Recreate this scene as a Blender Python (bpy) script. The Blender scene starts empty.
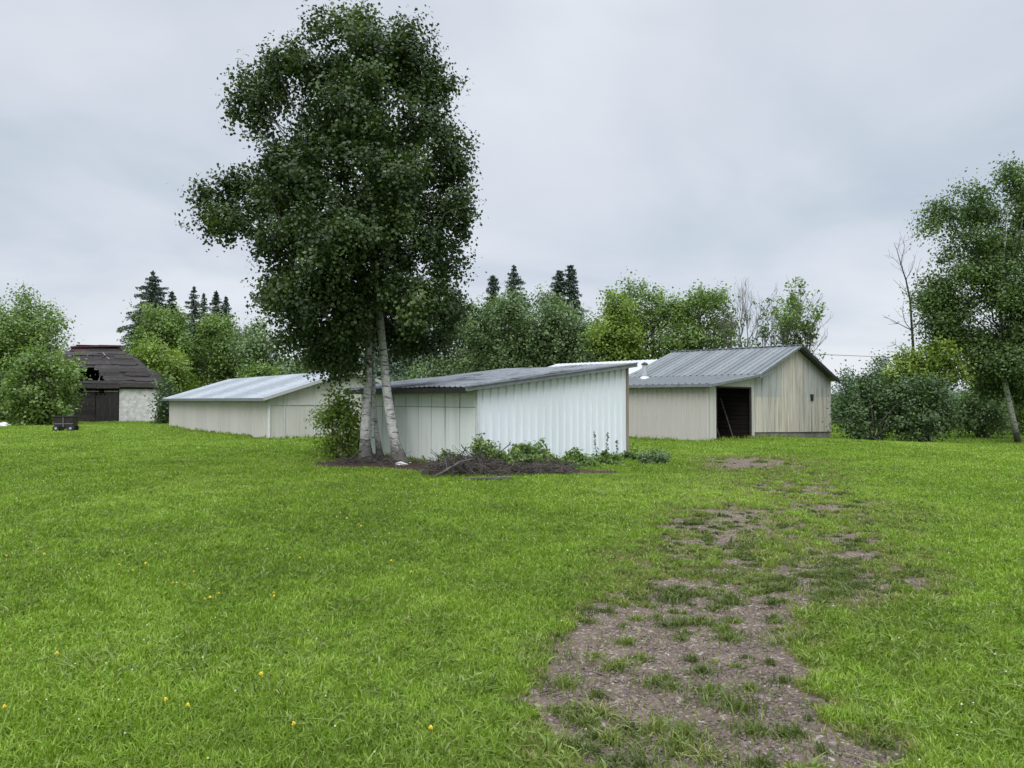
import bpy, math, random
import numpy as np
from mathutils import Vector

random.seed(7)
R = math.radians
scene = bpy.context.scene
col = scene.collection

# ------------------------------------------------------------------ camera
F = 750.0                       # focal length in pixels of a 1024 px wide picture
CAMZ = 1.6
PITCH = math.atan(16.0 / F)
cam_d = bpy.data.cameras.new("camera")
cam_d.sensor_width = 36.0
cam_d.lens = F / 1024.0 * 36.0
cam_d.clip_start = 0.1
cam_d.clip_end = 6000
cam = bpy.data.objects.new("camera", cam_d)
cam.location = (0, 0, CAMZ)
cam.rotation_euler = (R(90) + PITCH, 0, 0)
col.objects.link(cam)
scene.camera = cam

# ------------------------------------------------------------------ sky and light
SUN_EL, SUN_AZ = 46.0, 195.0    # azimuth clockwise from +Y, in degrees: behind the camera
w = bpy.data.worlds.new("World")
scene.world = w
w.use_nodes = True
nt = w.node_tree
N = nt.nodes; Lk = nt.links
for n_ in list(N): N.remove(n_)
wout = N.new('ShaderNodeOutputWorld')
bg = N.new('ShaderNodeBackground'); bg.inputs['Strength'].default_value = 0.10
sky = N.new('ShaderNodeTexSky'); sky.sky_type = 'NISHITA'; sky.sun_disc = False
sky.sun_elevation = R(SUN_EL); sky.sun_rotation = R(SUN_AZ)
tc = N.new('ShaderNodeTexCoord')
sep = N.new('ShaderNodeSeparateXYZ'); Lk.new(tc.outputs['Generated'], sep.inputs[0])
def wm(op, a, b=None, c=None):
    m = N.new('ShaderNodeMath'); m.operation = op
    for i, v in enumerate((a, b, c)):
        if v is None: continue
        if isinstance(v, (int, float)): m.inputs[i].default_value = v
        else: Lk.new(v, m.inputs[i])
    return m.outputs[0]
zc = wm('ADD', wm('MAXIMUM', sep.outputs['Z'], 0.0), 0.22)
cmb = N.new('ShaderNodeCombineXYZ')
Lk.new(wm('DIVIDE', sep.outputs['X'], zc), cmb.inputs[0]); Lk.new(wm('DIVIDE', sep.outputs['Y'], zc), cmb.inputs[1])
nz = N.new('ShaderNodeTexNoise'); nz.inputs['Scale'].default_value = 0.9; nz.inputs['Detail'].default_value = 5
nz.inputs['Roughness'].default_value = 0.5; nz.inputs['Distortion'].default_value = 0.4
Lk.new(cmb.outputs[0], nz.inputs['Vector'])
cr = N.new('ShaderNodeValToRGB')
cr.color_ramp.elements[0].position = 0.32; cr.color_ramp.elements[0].color = (4.8, 5.45, 6.3, 1)
cr.color_ramp.elements[1].position = 0.66; cr.color_ramp.elements[1].color = (7.5, 7.75, 8.3, 1)
Lk.new(nz.outputs['Fac'], cr.inputs['Fac'])
zg = N.new('ShaderNodeMapRange'); zg.interpolation_type = 'SMOOTHSTEP'
zg.inputs['From Min'].default_value = 0.45; zg.inputs['From Max'].default_value = 1.0
zg.inputs['To Min'].default_value = 1.0; zg.inputs['To Max'].default_value = 5.2
Lk.new(sep.outputs['Z'], zg.inputs['Value'])
vm = N.new('ShaderNodeVectorMath'); vm.operation = 'SCALE'
Lk.new(cr.outputs['Color'], vm.inputs[0]); Lk.new(zg.outputs[0], vm.inputs['Scale'])
mx = N.new('ShaderNodeMix'); mx.data_type = 'RGBA'; mx.inputs['Factor'].default_value = 0.92
Lk.new(sky.outputs[0], mx.inputs['A']); Lk.new(vm.outputs[0], mx.inputs['B'])
Lk.new(mx.outputs['Result'], bg.inputs['Color'])
Lk.new(bg.outputs[0], wout.inputs['Surface'])

sd = bpy.data.lights.new("sun", 'SUN'); sd.energy = 1.5; sd.angle = R(40); sd.color = (1.0, 0.97, 0.92)
sun = bpy.data.objects.new("sun", sd); col.objects.link(sun)
az = R(SUN_AZ); el = R(SUN_EL)
sv = Vector((math.sin(az) * math.cos(el), math.cos(az) * math.cos(el), math.sin(el)))
sun.rotation_euler = sv.to_track_quat('Z', 'Y').to_euler()
scene.view_settings.view_transform = 'Standard'
scene.view_settings.look = 'None'
scene.view_settings.exposure = 0.18
scene.view_settings.gamma = 1.0
scene.view_settings.use_curve_mapping = False

# ------------------------------------------------------------------ numeric helpers
def hashn(ix, iy, seed):
    n = (ix * 374761393 + iy * 668265263 + seed * 1442695041) & 0xffffffff
    n = ((n ^ (n >> 13)) * 1274126177) & 0xffffffff
    n = n ^ (n >> 16)
    return (n & 0xffff) / 65535.0
def vnoise(x, y, seed=0):
    x = np.asarray(x, float); y = np.asarray(y, float)
    ix = np.floor(x).astype(np.int64); iy = np.floor(y).astype(np.int64)
    fx = x - ix; fy = y - iy
    fx = fx * fx * (3 - 2 * fx); fy = fy * fy * (3 - 2 * fy)
    a = hashn(ix, iy, seed); b = hashn(ix + 1, iy, seed); c = hashn(ix, iy + 1, seed); d = hashn(ix + 1, iy + 1, seed)
    return (a * (1 - fx) + b * fx) * (1 - fy) + (c * (1 - fx) + d * fx) * fy
def fbm(x, y, seed=0, o=4):
    s = 0; a = 0.5; t = 0
    for i in range(o):
        s = s + a * vnoise(x * 2 ** i + 17.3 * i, y * 2 ** i - 9.1 * i, seed + i); t += a; a *= 0.55
    return s / t
def sst(x, a, b):
    t = np.clip((x - a) / (b - a), 0, 1); return t * t * (3 - 2 * t)
def gz(x, y):
    x = np.asarray(x, float); y = np.asarray(y, float)
    dip = -0.34 * sst(x + y, 41, 52.4) * sst(x, 5, 9)
    und = (fbm(x * 0.35, y * 0.35, 3, 3) - 0.5) * 0.10 * sst(np.hypot(x, y), 1, 6)
    return dip + und * (1 - sst(np.hypot(x, y), 26, 30) * 0.7)
def gzf(x, y): return float(gz(x, y))
CP, SP = math.cos(PITCH), math.sin(PITCH)
def pt(px, py, Y):
    """point seen at a pixel of the measured photograph, at depth Y"""
    u = (px - 512) / F; v = (384 - py) / F
    k = Y / (CP - v * SP)
    return np.array([u * k, Y, CAMZ + k * (SP + v * CP)])
def gpt(px, py):
    u = (px - 512) / F; v = (384 - py) / F
    k = -CAMZ / (SP + v * CP)
    return u * k, k * (CP - v * SP)
def topx(x, y, z=0.0):
    d = y * CP + (z - CAMZ) * SP
    vy = -y * SP + (z - CAMZ) * CP
    return 512 + F * x / d, 384 - F * vy / d

# ------------------------------------------------------------------ object helpers
def tag(o, label=None, cat=None, group=None, kind=None):
    if label: o['label'] = label
    if cat: o['category'] = cat
    if group: o['group'] = group
    if kind: o['kind'] = kind
    return o
def empty(name, loc, label, cat, group=None):
    o = bpy.data.objects.new(name, None); o.empty_display_size = 0.3
    o.location = loc; col.objects.link(o)
    return tag(o, label, cat, group)
def wroot(p):
    while p.parent: p = p.parent
    return np.array(p.location)
def raw_mesh(name, V, fl, fs, mat, parent=None, origin=None, attrs=None, smooth=False):
    """V (n,3); fl flat loop vertex indices; fs face sizes"""
    V = np.asarray(V, np.float32)
    o0 = wroot(parent) if parent is not None else (np.array(origin) if origin is not None else np.zeros(3))
    V = V - o0.astype(np.float32)
    me = bpy.data.meshes.new(name)
    fl = np.asarray(fl, np.int32).ravel(); fs = np.asarray(fs, np.int32)
    me.vertices.add(len(V)); me.vertices.foreach_set('co', V.ravel())
    me.loops.add(len(fl)); me.loops.foreach_set('vertex_index', fl)
    st = np.concatenate([[0], np.cumsum(fs)[:-1]]).astype(np.int32)
    me.polygons.add(len(fs)); me.polygons.foreach_set('loop_start', st)
    if attrs:
        for k, a in attrs.items():
            at = me.attributes.new(k, 'FLOAT', 'POINT'); at.data.foreach_set('value', np.asarray(a, np.float32))
    me.update(calc_edges=True)
    if smooth: me.polygons.foreach_set('use_smooth', np.ones(len(fs), bool))
    else: me.polygons.foreach_set('use_smooth', np.zeros(len(fs), bool))
    me.materials.append(mat)
    o = bpy.data.objects.new(name, me); col.objects.link(o)
    if parent is not None: o.parent = parent
    else: o.location = o0
    return o

class MB:
    def __init__(s): s.v = []; s.f = []; s.t = []; s.tint = 0.5
    def add(s, vs, fs):
        b = len(s.v)
        for v in vs: s.v.append(tuple(float(c) for c in v)); s.t.append(s.tint)
        for f in fs: s.f.append([i + b for i in f])
    def hexa(s, bot, top):
        s.add(list(bot) + list(top), [(3, 2, 1, 0), (4, 5, 6, 7), (0, 1, 5, 4), (1, 2, 6, 5), (2, 3, 7, 6), (3, 0, 4, 7)])
    def box(s, c, size, ax=None, rz=0.0):
        """box centred on c; rotated by rz about z, or axes given as three vectors"""
        if ax is None:
            ca, sa = math.cos(rz), math.sin(rz); ax = ((ca, sa, 0), (-sa, ca, 0), (0, 0, 1))
        A = [np.array(a, float) * (d / 2) for a, d in zip(ax, size)]; c = np.array(c, float)
        b = [c + sx * A[0] + sy * A[1] - A[2] for sx, sy in ((-1, -1), (1, -1), (1, 1), (-1, 1))]
        t = [q + 2 * A[2] for q in b]
        s.hexa(b, t)
    def beam(s, a, b, w_, h, up=(0, 0, 1)):
        a = np.array(a, float); b = np.array(b, float); d = b - a; L = np.linalg.norm(d); d /= L
        x = np.cross(d, up)
        if np.linalg.norm(x) < 1e-4: x = np.cross(d, (0, 1, 0))
        x /= np.linalg.norm(x); z = np.cross(x, d)
        s.box((a + b) / 2, (w_, L, h), ax=(x, d, z))
    def tube(s, pts, rad, n=7, cap=True):
        pts = [np.array(p, float) for p in pts]; b = len(s.v); m = len(pts)
        ref = np.array((0.13, 0.97, 0.2))
        for i, p in enumerate(pts):
            d = pts[min(i + 1, m - 1)] - pts[max(i - 1, 0)]; d /= (np.linalg.norm(d) + 1e-9)
            x = np.cross(d, ref)
            if np.linalg.norm(x) < 0.15: x = np.cross(d, (1, 0, 0))
            x /= np.linalg.norm(x); y = np.cross(d, x)
            for k in range(n):
                a = 2 * math.pi * k / n
                q = p + rad[i] * (math.cos(a) * x + math.sin(a) * y)
                s.v.append(tuple(q)); s.t.append(s.tint)
        for i in range(m - 1):
            for k in range(n):
                k2 = (k + 1) % n
                s.f.append([b + i * n + k, b + i * n + k2, b + (i + 1) * n + k2, b + (i + 1) * n + k])
        if cap:
            s.f.append([b + k for k in range(n)][::-1]); s.f.append([b + (m - 1) * n + k for k in range(n)])
    def ribbed(s, a, b, c, d, pitch=0.2, depth=0.02, flat=0.6, rows=1, tintf=None, disp=None, thick=0.012):
        """profiled sheet: bottom edge a-b, top edge d-c, ribs running a to d; real thickness"""
        a, b, c, d = [np.array(q, float) for q in (a, b, c, d)]
        L = np.linalg.norm(b - a); nrm = np.cross(b - a, d - a); nrm /= np.linalg.norm(nrm)
        us = [0.0]; hs = [0.0]; k = 0
        sl = (1 - flat) * pitch
        while True:
            u0 = k * pitch + flat * pitch
            for uu, hh in ((u0, 0), (u0 + sl * .3, depth), (u0 + sl * .7, depth), (u0 + sl, 0)):
                if uu < L: us.append(uu); hs.append(hh)
            k += 1
            if k * pitch > L: break
        us.append(L); hs.append(0.0)
        n = len(us); base = len(s.v)
        for side in (0, 1):
            for r in range(rows + 1):
                v = r / rows
                for uu, hh in zip(us, hs):
                    u = uu / L
                    p = (a * (1 - u) + b * u) * (1 - v) + (d * (1 - u) + c * u) * v + nrm * (hh - side * thick)
                    if disp: p = p + nrm * disp(u, v)
                    s.v.append(tuple(p)); s.t.append(tintf(u, v) if tintf else s.tint)
        o2 = (rows + 1) * n
        for r in range(rows):
            for i in range(n - 1):
                q = base + r * n + i
                s.f.append([q, q + 1, q + n + 1, q + n]); s.f.append([q + o2, q + o2 + n, q + o2 + n + 1, q + o2 + 1])
        for i in range(n - 1):
            q = base + i; s.f.append([q, q + o2, q + o2 + 1, q + 1])
            q = base + rows * n + i; s.f.append([q, q + 1, q + o2 + 1, q + o2])
        for r in range(rows):
            q = base + r * n; s.f.append([q, q + n, q + n + o2, q + o2])
            q = base + r * n + n - 1; s.f.append([q, q + o2, q + n + o2, q + n])
    def build(s, name, mat, parent=None, origin=None, smooth=False):
        fl = [i for f in s.f for i in f]; fs = [len(f) for f in s.f]
        return raw_mesh(name, np.array(s.v), fl, fs, mat, parent, origin, {'tint': s.t}, smooth)

# ------------------------------------------------------------------ materials
def newmat(name):
    m = bpy.data.materials.new(name); m.use_nodes = True
    n = m.node_tree; b = n.nodes['Principled BSDF']
    return m, n, b
def nd(n, t, **kw):
    x = n.nodes.new(t)
    for k, v in kw.items(): x.inputs[k].default_value = v
    return x
def c4(c): return (c[0], c[1], c[2], 1)
def ramp(n, src, stops):
    r = n.nodes.new('ShaderNodeValToRGB'); e = r.color_ramp.elements
    while len(e) < len(stops): e.new(0.5)
    for i, (p, c) in enumerate(stops):
        e[i].position = p; e[i].color = c4(c) if len(c) == 3 else c
    n.links.new(src, r.inputs['Fac']); return r.outputs['Color']
def mixc(n, f, a, b, mode='MIX'):
    m = n.nodes.new('ShaderNodeMix'); m.data_type = 'RGBA'; m.blend_type = mode
    for k, v in (('Factor', f), ('A', a), ('B', b)):
        if isinstance(v, (int, float)): m.inputs[k].default_value = v
        elif isinstance(v, tuple): m.inputs[k].default_value = c4(v)
        else: n.links.new(v, m.inputs[k])
    return m.outputs['Result']
def coords(n, scale=(1, 1, 1)):
    t = n.nodes.new('ShaderNodeTexCoord'); mp = n.nodes.new('ShaderNodeMapping')
    mp.inputs['Scale'].default_value = scale; n.links.new(t.outputs['Object'], mp.inputs['Vector']); return mp.outputs[0]
def noise(n, vec, scale, detail=4, rough=0.55, dist=0.0):
    x = nd(n, 'ShaderNodeTexNoise', Scale=scale, Detail=detail, Roughness=rough, Distortion=dist)
    n.links.new(vec, x.inputs['Vector']); return x.outputs['Fac']
def attr(n, name='tint'):
    a = n.nodes.new('ShaderNodeAttribute'); a.attribute_name = name; return a.outputs['Fac']
def bump(n, b, h, strength=0.3, dist=0.02):
    x = nd(n, 'ShaderNodeBump', Strength=strength, Distance=dist); n.links.new(h, x.inputs['Height']); n.links.new(x.outputs[0], b.inputs['Normal'])

def sheet_mat(name, c1, c2, dirt, rough=0.45, metallic=0.0, streak=0.35, blotch=None, bl_lo=0.55):
    """painted or bare profiled sheet metal with run-off streaks and blotches"""
    m, n, b = newmat(name)
    base = mixc(n, attr(n), c1, c2)
    v = coords(n, (5, 5, 0.35)); s1 = noise(n, v, 1.0, 6, 0.65)
    f1 = ramp(n, s1, [(0.48, (0, 0, 0)), (0.75, (streak,) * 3)])
    c = mixc(n, f1, base, dirt)
    v2 = coords(n); s2 = noise(n, v2, 0.9, 6, 0.65)
    if blotch:
        f2 = ramp(n, s2, [(bl_lo, (0, 0, 0)), (bl_lo + 0.1, (0.85,) * 3)])
        c = mixc(n, f2, c, blotch)
    s3 = noise(n, v2, 14, 3, 0.6)
    c = mixc(n, ramp(n, s3, [(0.3, (0.06,) * 3), (0.7, (0, 0, 0))]), c, dirt)
    n.links.new(c, b.inputs['Base Color']); b.inputs['Roughness'].default_value = rough; b.inputs['Metallic'].default_value = metallic
    bump(n, b, noise(n, v2, 3, 3), 0.25, 0.02)
    return m
def wood_mat(name, c1, c2, c3, axis='x', rough=0.85):
    m, n, b = newmat(name)
    sc = {'x': (1.2, 14, 14), 'z': (14, 14, 1.2)}[axis]
    v = coords(n, sc); s1 = noise(n, v, 1.0, 6, 0.7)
    c = ramp(n, s1, [(0.3, c1), (0.55, c2), (0.75, c3)])
    c = mixc(n, attr(n), mixc(n, 0.6, c, (0.0, 0.0, 0.0)), c)
    n.links.new(c, b.inputs['Base Color']); b.inputs['Roughness'].default_value = rough
    bump(n, b, s1, 0.6, 0.02)
    return m
def plain_mat(name, c1, c2, scale=6, rough=0.7, metallic=0.0, bs=0.3):
    m, n, b = newmat(name)
    v = coords(n); s = noise(n, v, scale, 6, 0.65)
    n.links.new(ramp(n, s, [(0.32, c1), (0.68, c2)]), b.inputs['Base Color'])
    b.inputs['Roughness'].default_value = rough; b.inputs['Metallic'].default_value = metallic
    bump(n, b, s, bs, 0.03); return m
def leaf_mat(name, dark, light, trans=0.35, fresh=None):
    m, n, b = newmat(name)
    c = ramp(n, attr(n), [(0.0, dark), (0.75, light), (1.0, fresh or light)])
    n.links.new(c, b.inputs['Base Color']); b.inputs['Roughness'].default_value = 0.5
    b.inputs['Specular IOR Level'].default_value = 0.35
    tr = n.nodes.new('ShaderNodeBsdfTranslucent')
    n.links.new(mixc(n, 1.0, c, (1.0, 1.15, 0.5), 'MULTIPLY'), tr.inputs['Color'])
    ms = n.nodes.new('ShaderNodeMixShader'); ms.inputs[0].default_value = trans
    n.links.new(b.outputs[0], ms.inputs[1]); n.links.new(tr.outputs[0], ms.inputs[2])
    n.links.new(ms.outputs[0], n.nodes['Material Output'].inputs['Surface'])
    return m

M = {}
M['white_sheet'] = sheet_mat('white_sheet', (0.70, 0.75, 0.79), (0.76, 0.80, 0.84), (0.50, 0.52, 0.50), 0.4, streak=0.12)
M['green_panel'] = sheet_mat('green_panel', (0.66, 0.72, 0.68), (0.74, 0.78, 0.75), (0.36, 0.40, 0.33), 0.6, streak=0.4)
M['beige_sheet'] = sheet_mat('beige_sheet', (0.46, 0.44, 0.41), (0.52, 0.50, 0.46), (0.34, 0.32, 0.28), 0.5, streak=0.3)
M['cream_sheet'] = sheet_mat('cream_sheet', (0.50, 0.49, 0.44), (0.56, 0.55, 0.50), (0.34, 0.33, 0.27), 0.5, streak=0.4)
M['gable_sheet'] = sheet_mat('gable_sheet', (0.40, 0.43, 0.42), (0.60, 0.55, 0.45), (0.17, 0.135, 0.10), 0.55, streak=1.0)
M['roof_bright'] = sheet_mat('roof_bright', (0.17, 0.19, 0.205), (0.27, 0.29, 0.31), (0.10, 0.11, 0.115), 0.42, 0.3, 0.6, (0.15, 0.16, 0.18), 0.56)
M['roof_dull'] = sheet_mat('roof_dull', (0.105, 0.12, 0.125), (0.185, 0.20, 0.205), (0.06, 0.065, 0.065), 0.45, 0.4, 0.5, (0.08, 0.082, 0.085), 0.60)
M['roof_worn'] = sheet_mat('roof_worn', (0.12, 0.135, 0.15), (0.20, 0.215, 0.23), (0.05, 0.05, 0.05), 0.5, 0.2, 0.8, (0.02, 0.02, 0.022), 0.51)
M['roof_white'] = sheet_mat('roof_white', (0.36, 0.37, 0.38), (0.43, 0.435, 0.44), (0.25, 0.25, 0.24), 0.5, 0.0, 0.3)
M['trim_pale'] = plain_mat('trim_pale', (0.48, 0.50, 0.50), (0.62, 0.63, 0.62), 5, 0.5, 0, 0.15)
M['trim_grey'] = plain_mat('trim_grey', (0.15, 0.16, 0.17), (0.24, 0.26, 0.28), 5, 0.5, 0.2, 0.2)
M['dark_trim'] = plain_mat('dark_trim', (0.006, 0.006, 0.006), (0.02, 0.019, 0.019), 6, 0.6)
M['brown_board'] = wood_mat('brown_board', (0.22, 0.17, 0.13), (0.36, 0.29, 0.23), (0.46, 0.40, 0.33), 'z')
M['old_wood'] = wood_mat('old_wood', (0.010, 0.008, 0.007), (0.028, 0.022, 0.020), (0.12, 0.10, 0.09), 'x')
M['old_wood_v'] = wood_mat('old_wood_v', (0.008, 0.007, 0.006), (0.026, 0.022, 0.02), (0.07, 0.06, 0.055), 'z')
M['grey_wood'] = wood_mat('grey_wood', (0.08, 0.07, 0.065), (0.18, 0.16, 0.15), (0.32, 0.30, 0.28), 'x')
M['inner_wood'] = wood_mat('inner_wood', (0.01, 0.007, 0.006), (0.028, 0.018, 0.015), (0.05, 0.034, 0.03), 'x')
M['red_shingle'] = wood_mat('red_shingle', (0.03, 0.012, 0.012), (0.085, 0.028, 0.03), (0.15, 0.06, 0.06), 'x')
M['limewash'] = plain_mat('limewash', (0.34, 0.33, 0.31), (0.66, 0.66, 0.65), 3.5, 0.9, 0, 0.8)
M['concrete'] = plain_mat('concrete', (0.13, 0.125, 0.11), (0.30, 0.29, 0.26), 3.0, 0.9, 0, 0.7)
M['stone'] = plain_mat('stone', (0.45, 0.44, 0.42), (0.7, 0.69, 0.67), 8, 0.9, 0, 0.6)
M['steel_black'] = plain_mat('steel_black', (0.012, 0.012, 0.014), (0.05, 0.042, 0.04), 9, 0.6, 0.3)
M['galv'] = plain_mat('galv', (0.45, 0.46, 0.47), (0.62, 0.63, 0.64), 9, 0.4, 0.5, 0.1)
M['rubber'] = plain_mat('rubber', (0.01, 0.01, 0.01), (0.03, 0.03, 0.03), 12, 0.8)
M['twig'] = plain_mat('twig', (0.018, 0.015, 0.013), (0.09, 0.072, 0.064), 3, 0.9)
M['bark_grey'] = plain_mat('bark_grey', (0.05, 0.045, 0.04), (0.14, 0.13, 0.12), 5, 0.95, 0, 0.8)
M['bark_dark'] = plain_mat('bark_dark', (0.025, 0.02, 0.018), (0.07, 0.06, 0.055), 5, 0.95, 0, 0.8)
M['glass'] = plain_mat('glass', (0.01, 0.012, 0.014), (0.02, 0.022, 0.025), 3, 0.15)
M['cable'] = plain_mat('cable', (0.03, 0.03, 0.032), (0.05, 0.05, 0.055), 3, 0.6)

# white poplar bark, black scars and a rough dark foot
m, n, b = newmat('poplar_bark')
v = coords(n, (3, 3, 16)); s1 = noise(n, v, 1.0, 5, 0.7, 0.6)
v2 = coords(n); s2 = noise(n, v2, 9, 6, 0.75); s4 = noise(n, v2, 1.3, 3)
cb = ramp(n, s2, [(0.3, (0.32, 0.315, 0.30)), (0.7, (0.66, 0.66, 0.64))])
cb = mixc(n, ramp(n, s1, [(0.53, (0, 0, 0)), (0.60, (0.9,) * 3)]), cb, (0.03, 0.026, 0.024))
tcn = n.nodes.new('ShaderNodeTexCoord'); sp_ = n.nodes.new('ShaderNodeSeparateXYZ'); n.links.new(tcn.outputs['Object'], sp_.inputs[0])
mr = n.nodes.new('ShaderNodeMapRange'); mr.inputs['From Min'].default_value = 0.15; mr.inputs['From Max'].default_value = 1.4
mr.inputs['To Min'].default_value = 0.6; mr.inputs['To Max'].default_value = 0.0
n.links.new(sp_.outputs['Z'], mr.inputs['Value'])
ad = n.nodes.new('ShaderNodeMath'); ad.operation = 'MULTIPLY_ADD'; n.links.new(s2, ad.inputs[0]); ad.inputs[1].default_value = 1.0; n.links.new(mr.outputs[0], ad.inputs[2])
cb = mixc(n, ramp(n, ad.outputs[0], [(0.80, (0, 0, 0)), (1.0, (0.85,) * 3)]), cb, (0.05, 0.043, 0.038))
n.links.new(cb, b.inputs['Base Color']); b.inputs['Roughness'].default_value = 0.85; bump(n, b, s2, 0.7, 0.04)
M['poplar_bark'] = m

M['leaf_aspen'] = leaf_mat('leaf_aspen', (0.022, 0.040, 0.012), (0.066, 0.108, 0.028), 0.26, (0.13, 0.18, 0.05))
M['leaf_mid'] = leaf_mat('leaf_mid', (0.088, 0.145, 0.034), (0.185, 0.275, 0.070), 0.32, (0.20, 0.28, 0.08))
M['leaf_bright'] = leaf_mat('leaf_bright', (0.105, 0.160, 0.024), (0.21, 0.30, 0.050), 0.35, (0.28, 0.37, 0.08))
M['leaf_dark'] = leaf_mat('leaf_dark', (0.080, 0.128, 0.050), (0.150, 0.220, 0.088), 0.28, (0.15, 0.21, 0.09))
M['leaf_shrub'] = leaf_mat('leaf_shrub', (0.034, 0.064, 0.024), (0.085, 0.140, 0.050), 0.25, (0.12, 0.2, 0.06))
M['leaf_poplar'] = leaf_mat('leaf_poplar', (0.045, 0.085, 0.024), (0.115, 0.185, 0.050), 0.3, (0.18, 0.26, 0.07))
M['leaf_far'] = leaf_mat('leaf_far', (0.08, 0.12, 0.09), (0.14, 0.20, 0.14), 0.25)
M['leaf_sage'] = leaf_mat('leaf_sage', (0.09, 0.14, 0.06), (0.20, 0.28, 0.12), 0.25)
M['needle'] = leaf_mat('needle', (0.032, 0.054, 0.040), (0.075, 0.115, 0.080), 0.08)
M['grass'] = leaf_mat('grass', (0.066, 0.112, 0.012), (0.225, 0.350, 0.036), 0.35, (0.34, 0.42, 0.09))
_m = M['grass']; _n = _m.node_tree; _b = _n.nodes['Principled BSDF']; _src = _b.inputs['Base Color'].links[0].from_socket
_mx = mixc(_n, attr(_n, 'dry'), _src, (0.23, 0.205, 0.085)); _n.links.new(_mx, _b.inputs['Base Color'])
M['weed'] = leaf_mat('weed', (0.07, 0.105, 0.022), (0.20, 0.28, 0.05), 0.3, (0.28, 0.28, 0.12))
M['track_weed'] = leaf_mat('track_weed', (0.06, 0.085, 0.022), (0.155, 0.205, 0.042), 0.3, (0.28, 0.27, 0.11))
M['petal'] = plain_mat('petal', (0.75, 0.52, 0.01), (0.85, 0.70, 0.04), 40, 0.6)
M['clover'] = plain_mat('clover', (0.4, 0.42, 0.3), (0.6, 0.6, 0.48), 40, 0.8)

# ------------------------------------------------------------------ ground
# worn and bare ground of the old track, measured in the photograph and laid on the ground
WORN = [  # px, py, rx, ry, amount
    (640, 655, 84, 44, .9), (705, 650, 100, 58, .95), (585, 705, 62, 50, 0.9), (740, 705, 104, 60, 1.0), (690, 735, 135, 45, 1.0), (835, 755, 62, 30, 0.9), (650, 700, 95, 65, .8), (790, 690, 60, 40, .55), (620, 630, 60, 30, .5),
    (690, 606, 90, 15, 0.65), (845, 578, 88, 30, 0.58), (770, 592, 95, 22, 0.45), (890, 602, 50, 10, 0.4), (720, 521, 46, 12, 0.55), (690, 545, 75, 24, 0.36),
    (830, 507, 38, 12, 0.5), (780, 548, 150, 54, 0.46), (748, 463, 50, 7, 0.95), (800, 480, 62, 16, 0.5), (800, 520, 110, 34, 0.25), (660, 580, 70, 28, 0.25), (870, 745, 52, 18, 0.35), (880, 590, 100, 40, .18), (720, 480, 60, 14, .2)]
def worn(x, y):
    px, py = topx(np.asarray(x, float), np.maximum(np.asarray(y, float), 1.0))
    s = 0
    for cx, cy, rx, ry, a in WORN:
        q = ((px - cx) / rx) ** 2 + ((py - cy) / ry) ** 2
        e = min(a, 1.1) * np.exp(-q ** 1.3) * 0.88; s = s + e * np.clip(1 - s * 0.95, 0, 1)
    g = ((px - 915) / 112) ** 2 + ((py - 680) / 52) ** 2      # the grassy rise on the right stays green
    s = s * (1 - 0.8 * np.exp(-g ** 2)) * 1.05
    nzv = fbm(x * 1.3, y * 1.0, 21, 5) - 0.5; n2 = fbm(x * 5.5, y * 4.5, 23, 4) - 0.5
    return np.clip(s + (nzv * 0.7 + n2 * 1.9) * np.clip(s * 2.2, 0, 1) * (1 - 0.6 * sst(s, .55, .9)) + .12 * sst(s, .5, .8), 0, 1.5)
MX0, MY0 = gpt(430, 471)
def mulch(x, y):
    ax, ay = gpt(352, 464); bx, by = gpt(600, 473)
    dx, dy = bx - ax, by - ay; L2 = dx * dx + dy * dy
    t = np.clip(((x - ax) * dx + (y - ay) * dy) / L2, 0, 1)
    d = np.hypot(x - ax - t * dx, (y - ay - t * dy))
    wd = 1.15 - 0.65 * t
    return np.clip(1.35 - d / wd + (fbm(x * 2.2, y * 2.2, 5, 3) - 0.5) * 0.7, 0, 1)

rr = np.concatenate([[0.0], np.geomspace(1.2, 4500, 640)])
th = np.concatenate([np.linspace(-180, -46, 40)[:-1], np.linspace(-46, 46, 461), np.linspace(46, 180, 40)[1:-1]])
TH, RR = np.meshgrid(np.radians(th), rr)
GX = RR * np.sin(TH); GY = RR * np.cos(TH)
front = (GY > 1.5) & (RR < 60)
BW = np.where(front, worn(GX, GY), 0.0); MU = np.where(RR < 40, mulch(GX, GY), 0.0)
GZ = gz(GX, GY) - 0.02 * np.clip(BW, 0, 1) + (fbm(GX * 9, GY * 9, 31, 3) - 0.5) * 0.03 * (RR < 25) + 0.05 * MU
nr, ntn = TH.shape
idx = np.arange(nr * ntn).reshape(nr, ntn)
a_ = idx[:-1, :]; b_ = idx[1:, :]
q = np.stack([a_, np.roll(a_, -1, 1), np.roll(b_, -1, 1), b_], -1).reshape(-1, 4)[:, ::-1]
V = np.stack([GX, GY, GZ], -1).reshape(-1, 3)
m, n, b = newmat('ground')
v = coords(n)
gs = noise(n, v, 1.6, 8, 0.65); gs2 = noise(n, v, 30, 4, 0.7)
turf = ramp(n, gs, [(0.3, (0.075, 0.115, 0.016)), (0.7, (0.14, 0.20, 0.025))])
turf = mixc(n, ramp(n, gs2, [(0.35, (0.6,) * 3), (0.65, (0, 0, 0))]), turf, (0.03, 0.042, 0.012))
vor = nd(n, 'ShaderNodeTexVoronoi', Scale=55.0); n.links.new(v, vor.inputs['Vector'])
vs_ = n.nodes.new('ShaderNodeSeparateXYZ'); n.links.new(vor.outputs['Color'], vs_.inputs[0])
peb = ramp(n, vs_.outputs[0], [(0.0, (0.075, 0.055, 0.045)), (0.55, (0.125, 0.095, 0.074)), (0.88, (0.20, 0.16, 0.13)), (1.0, (0.44, 0.40, 0.36))])
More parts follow.
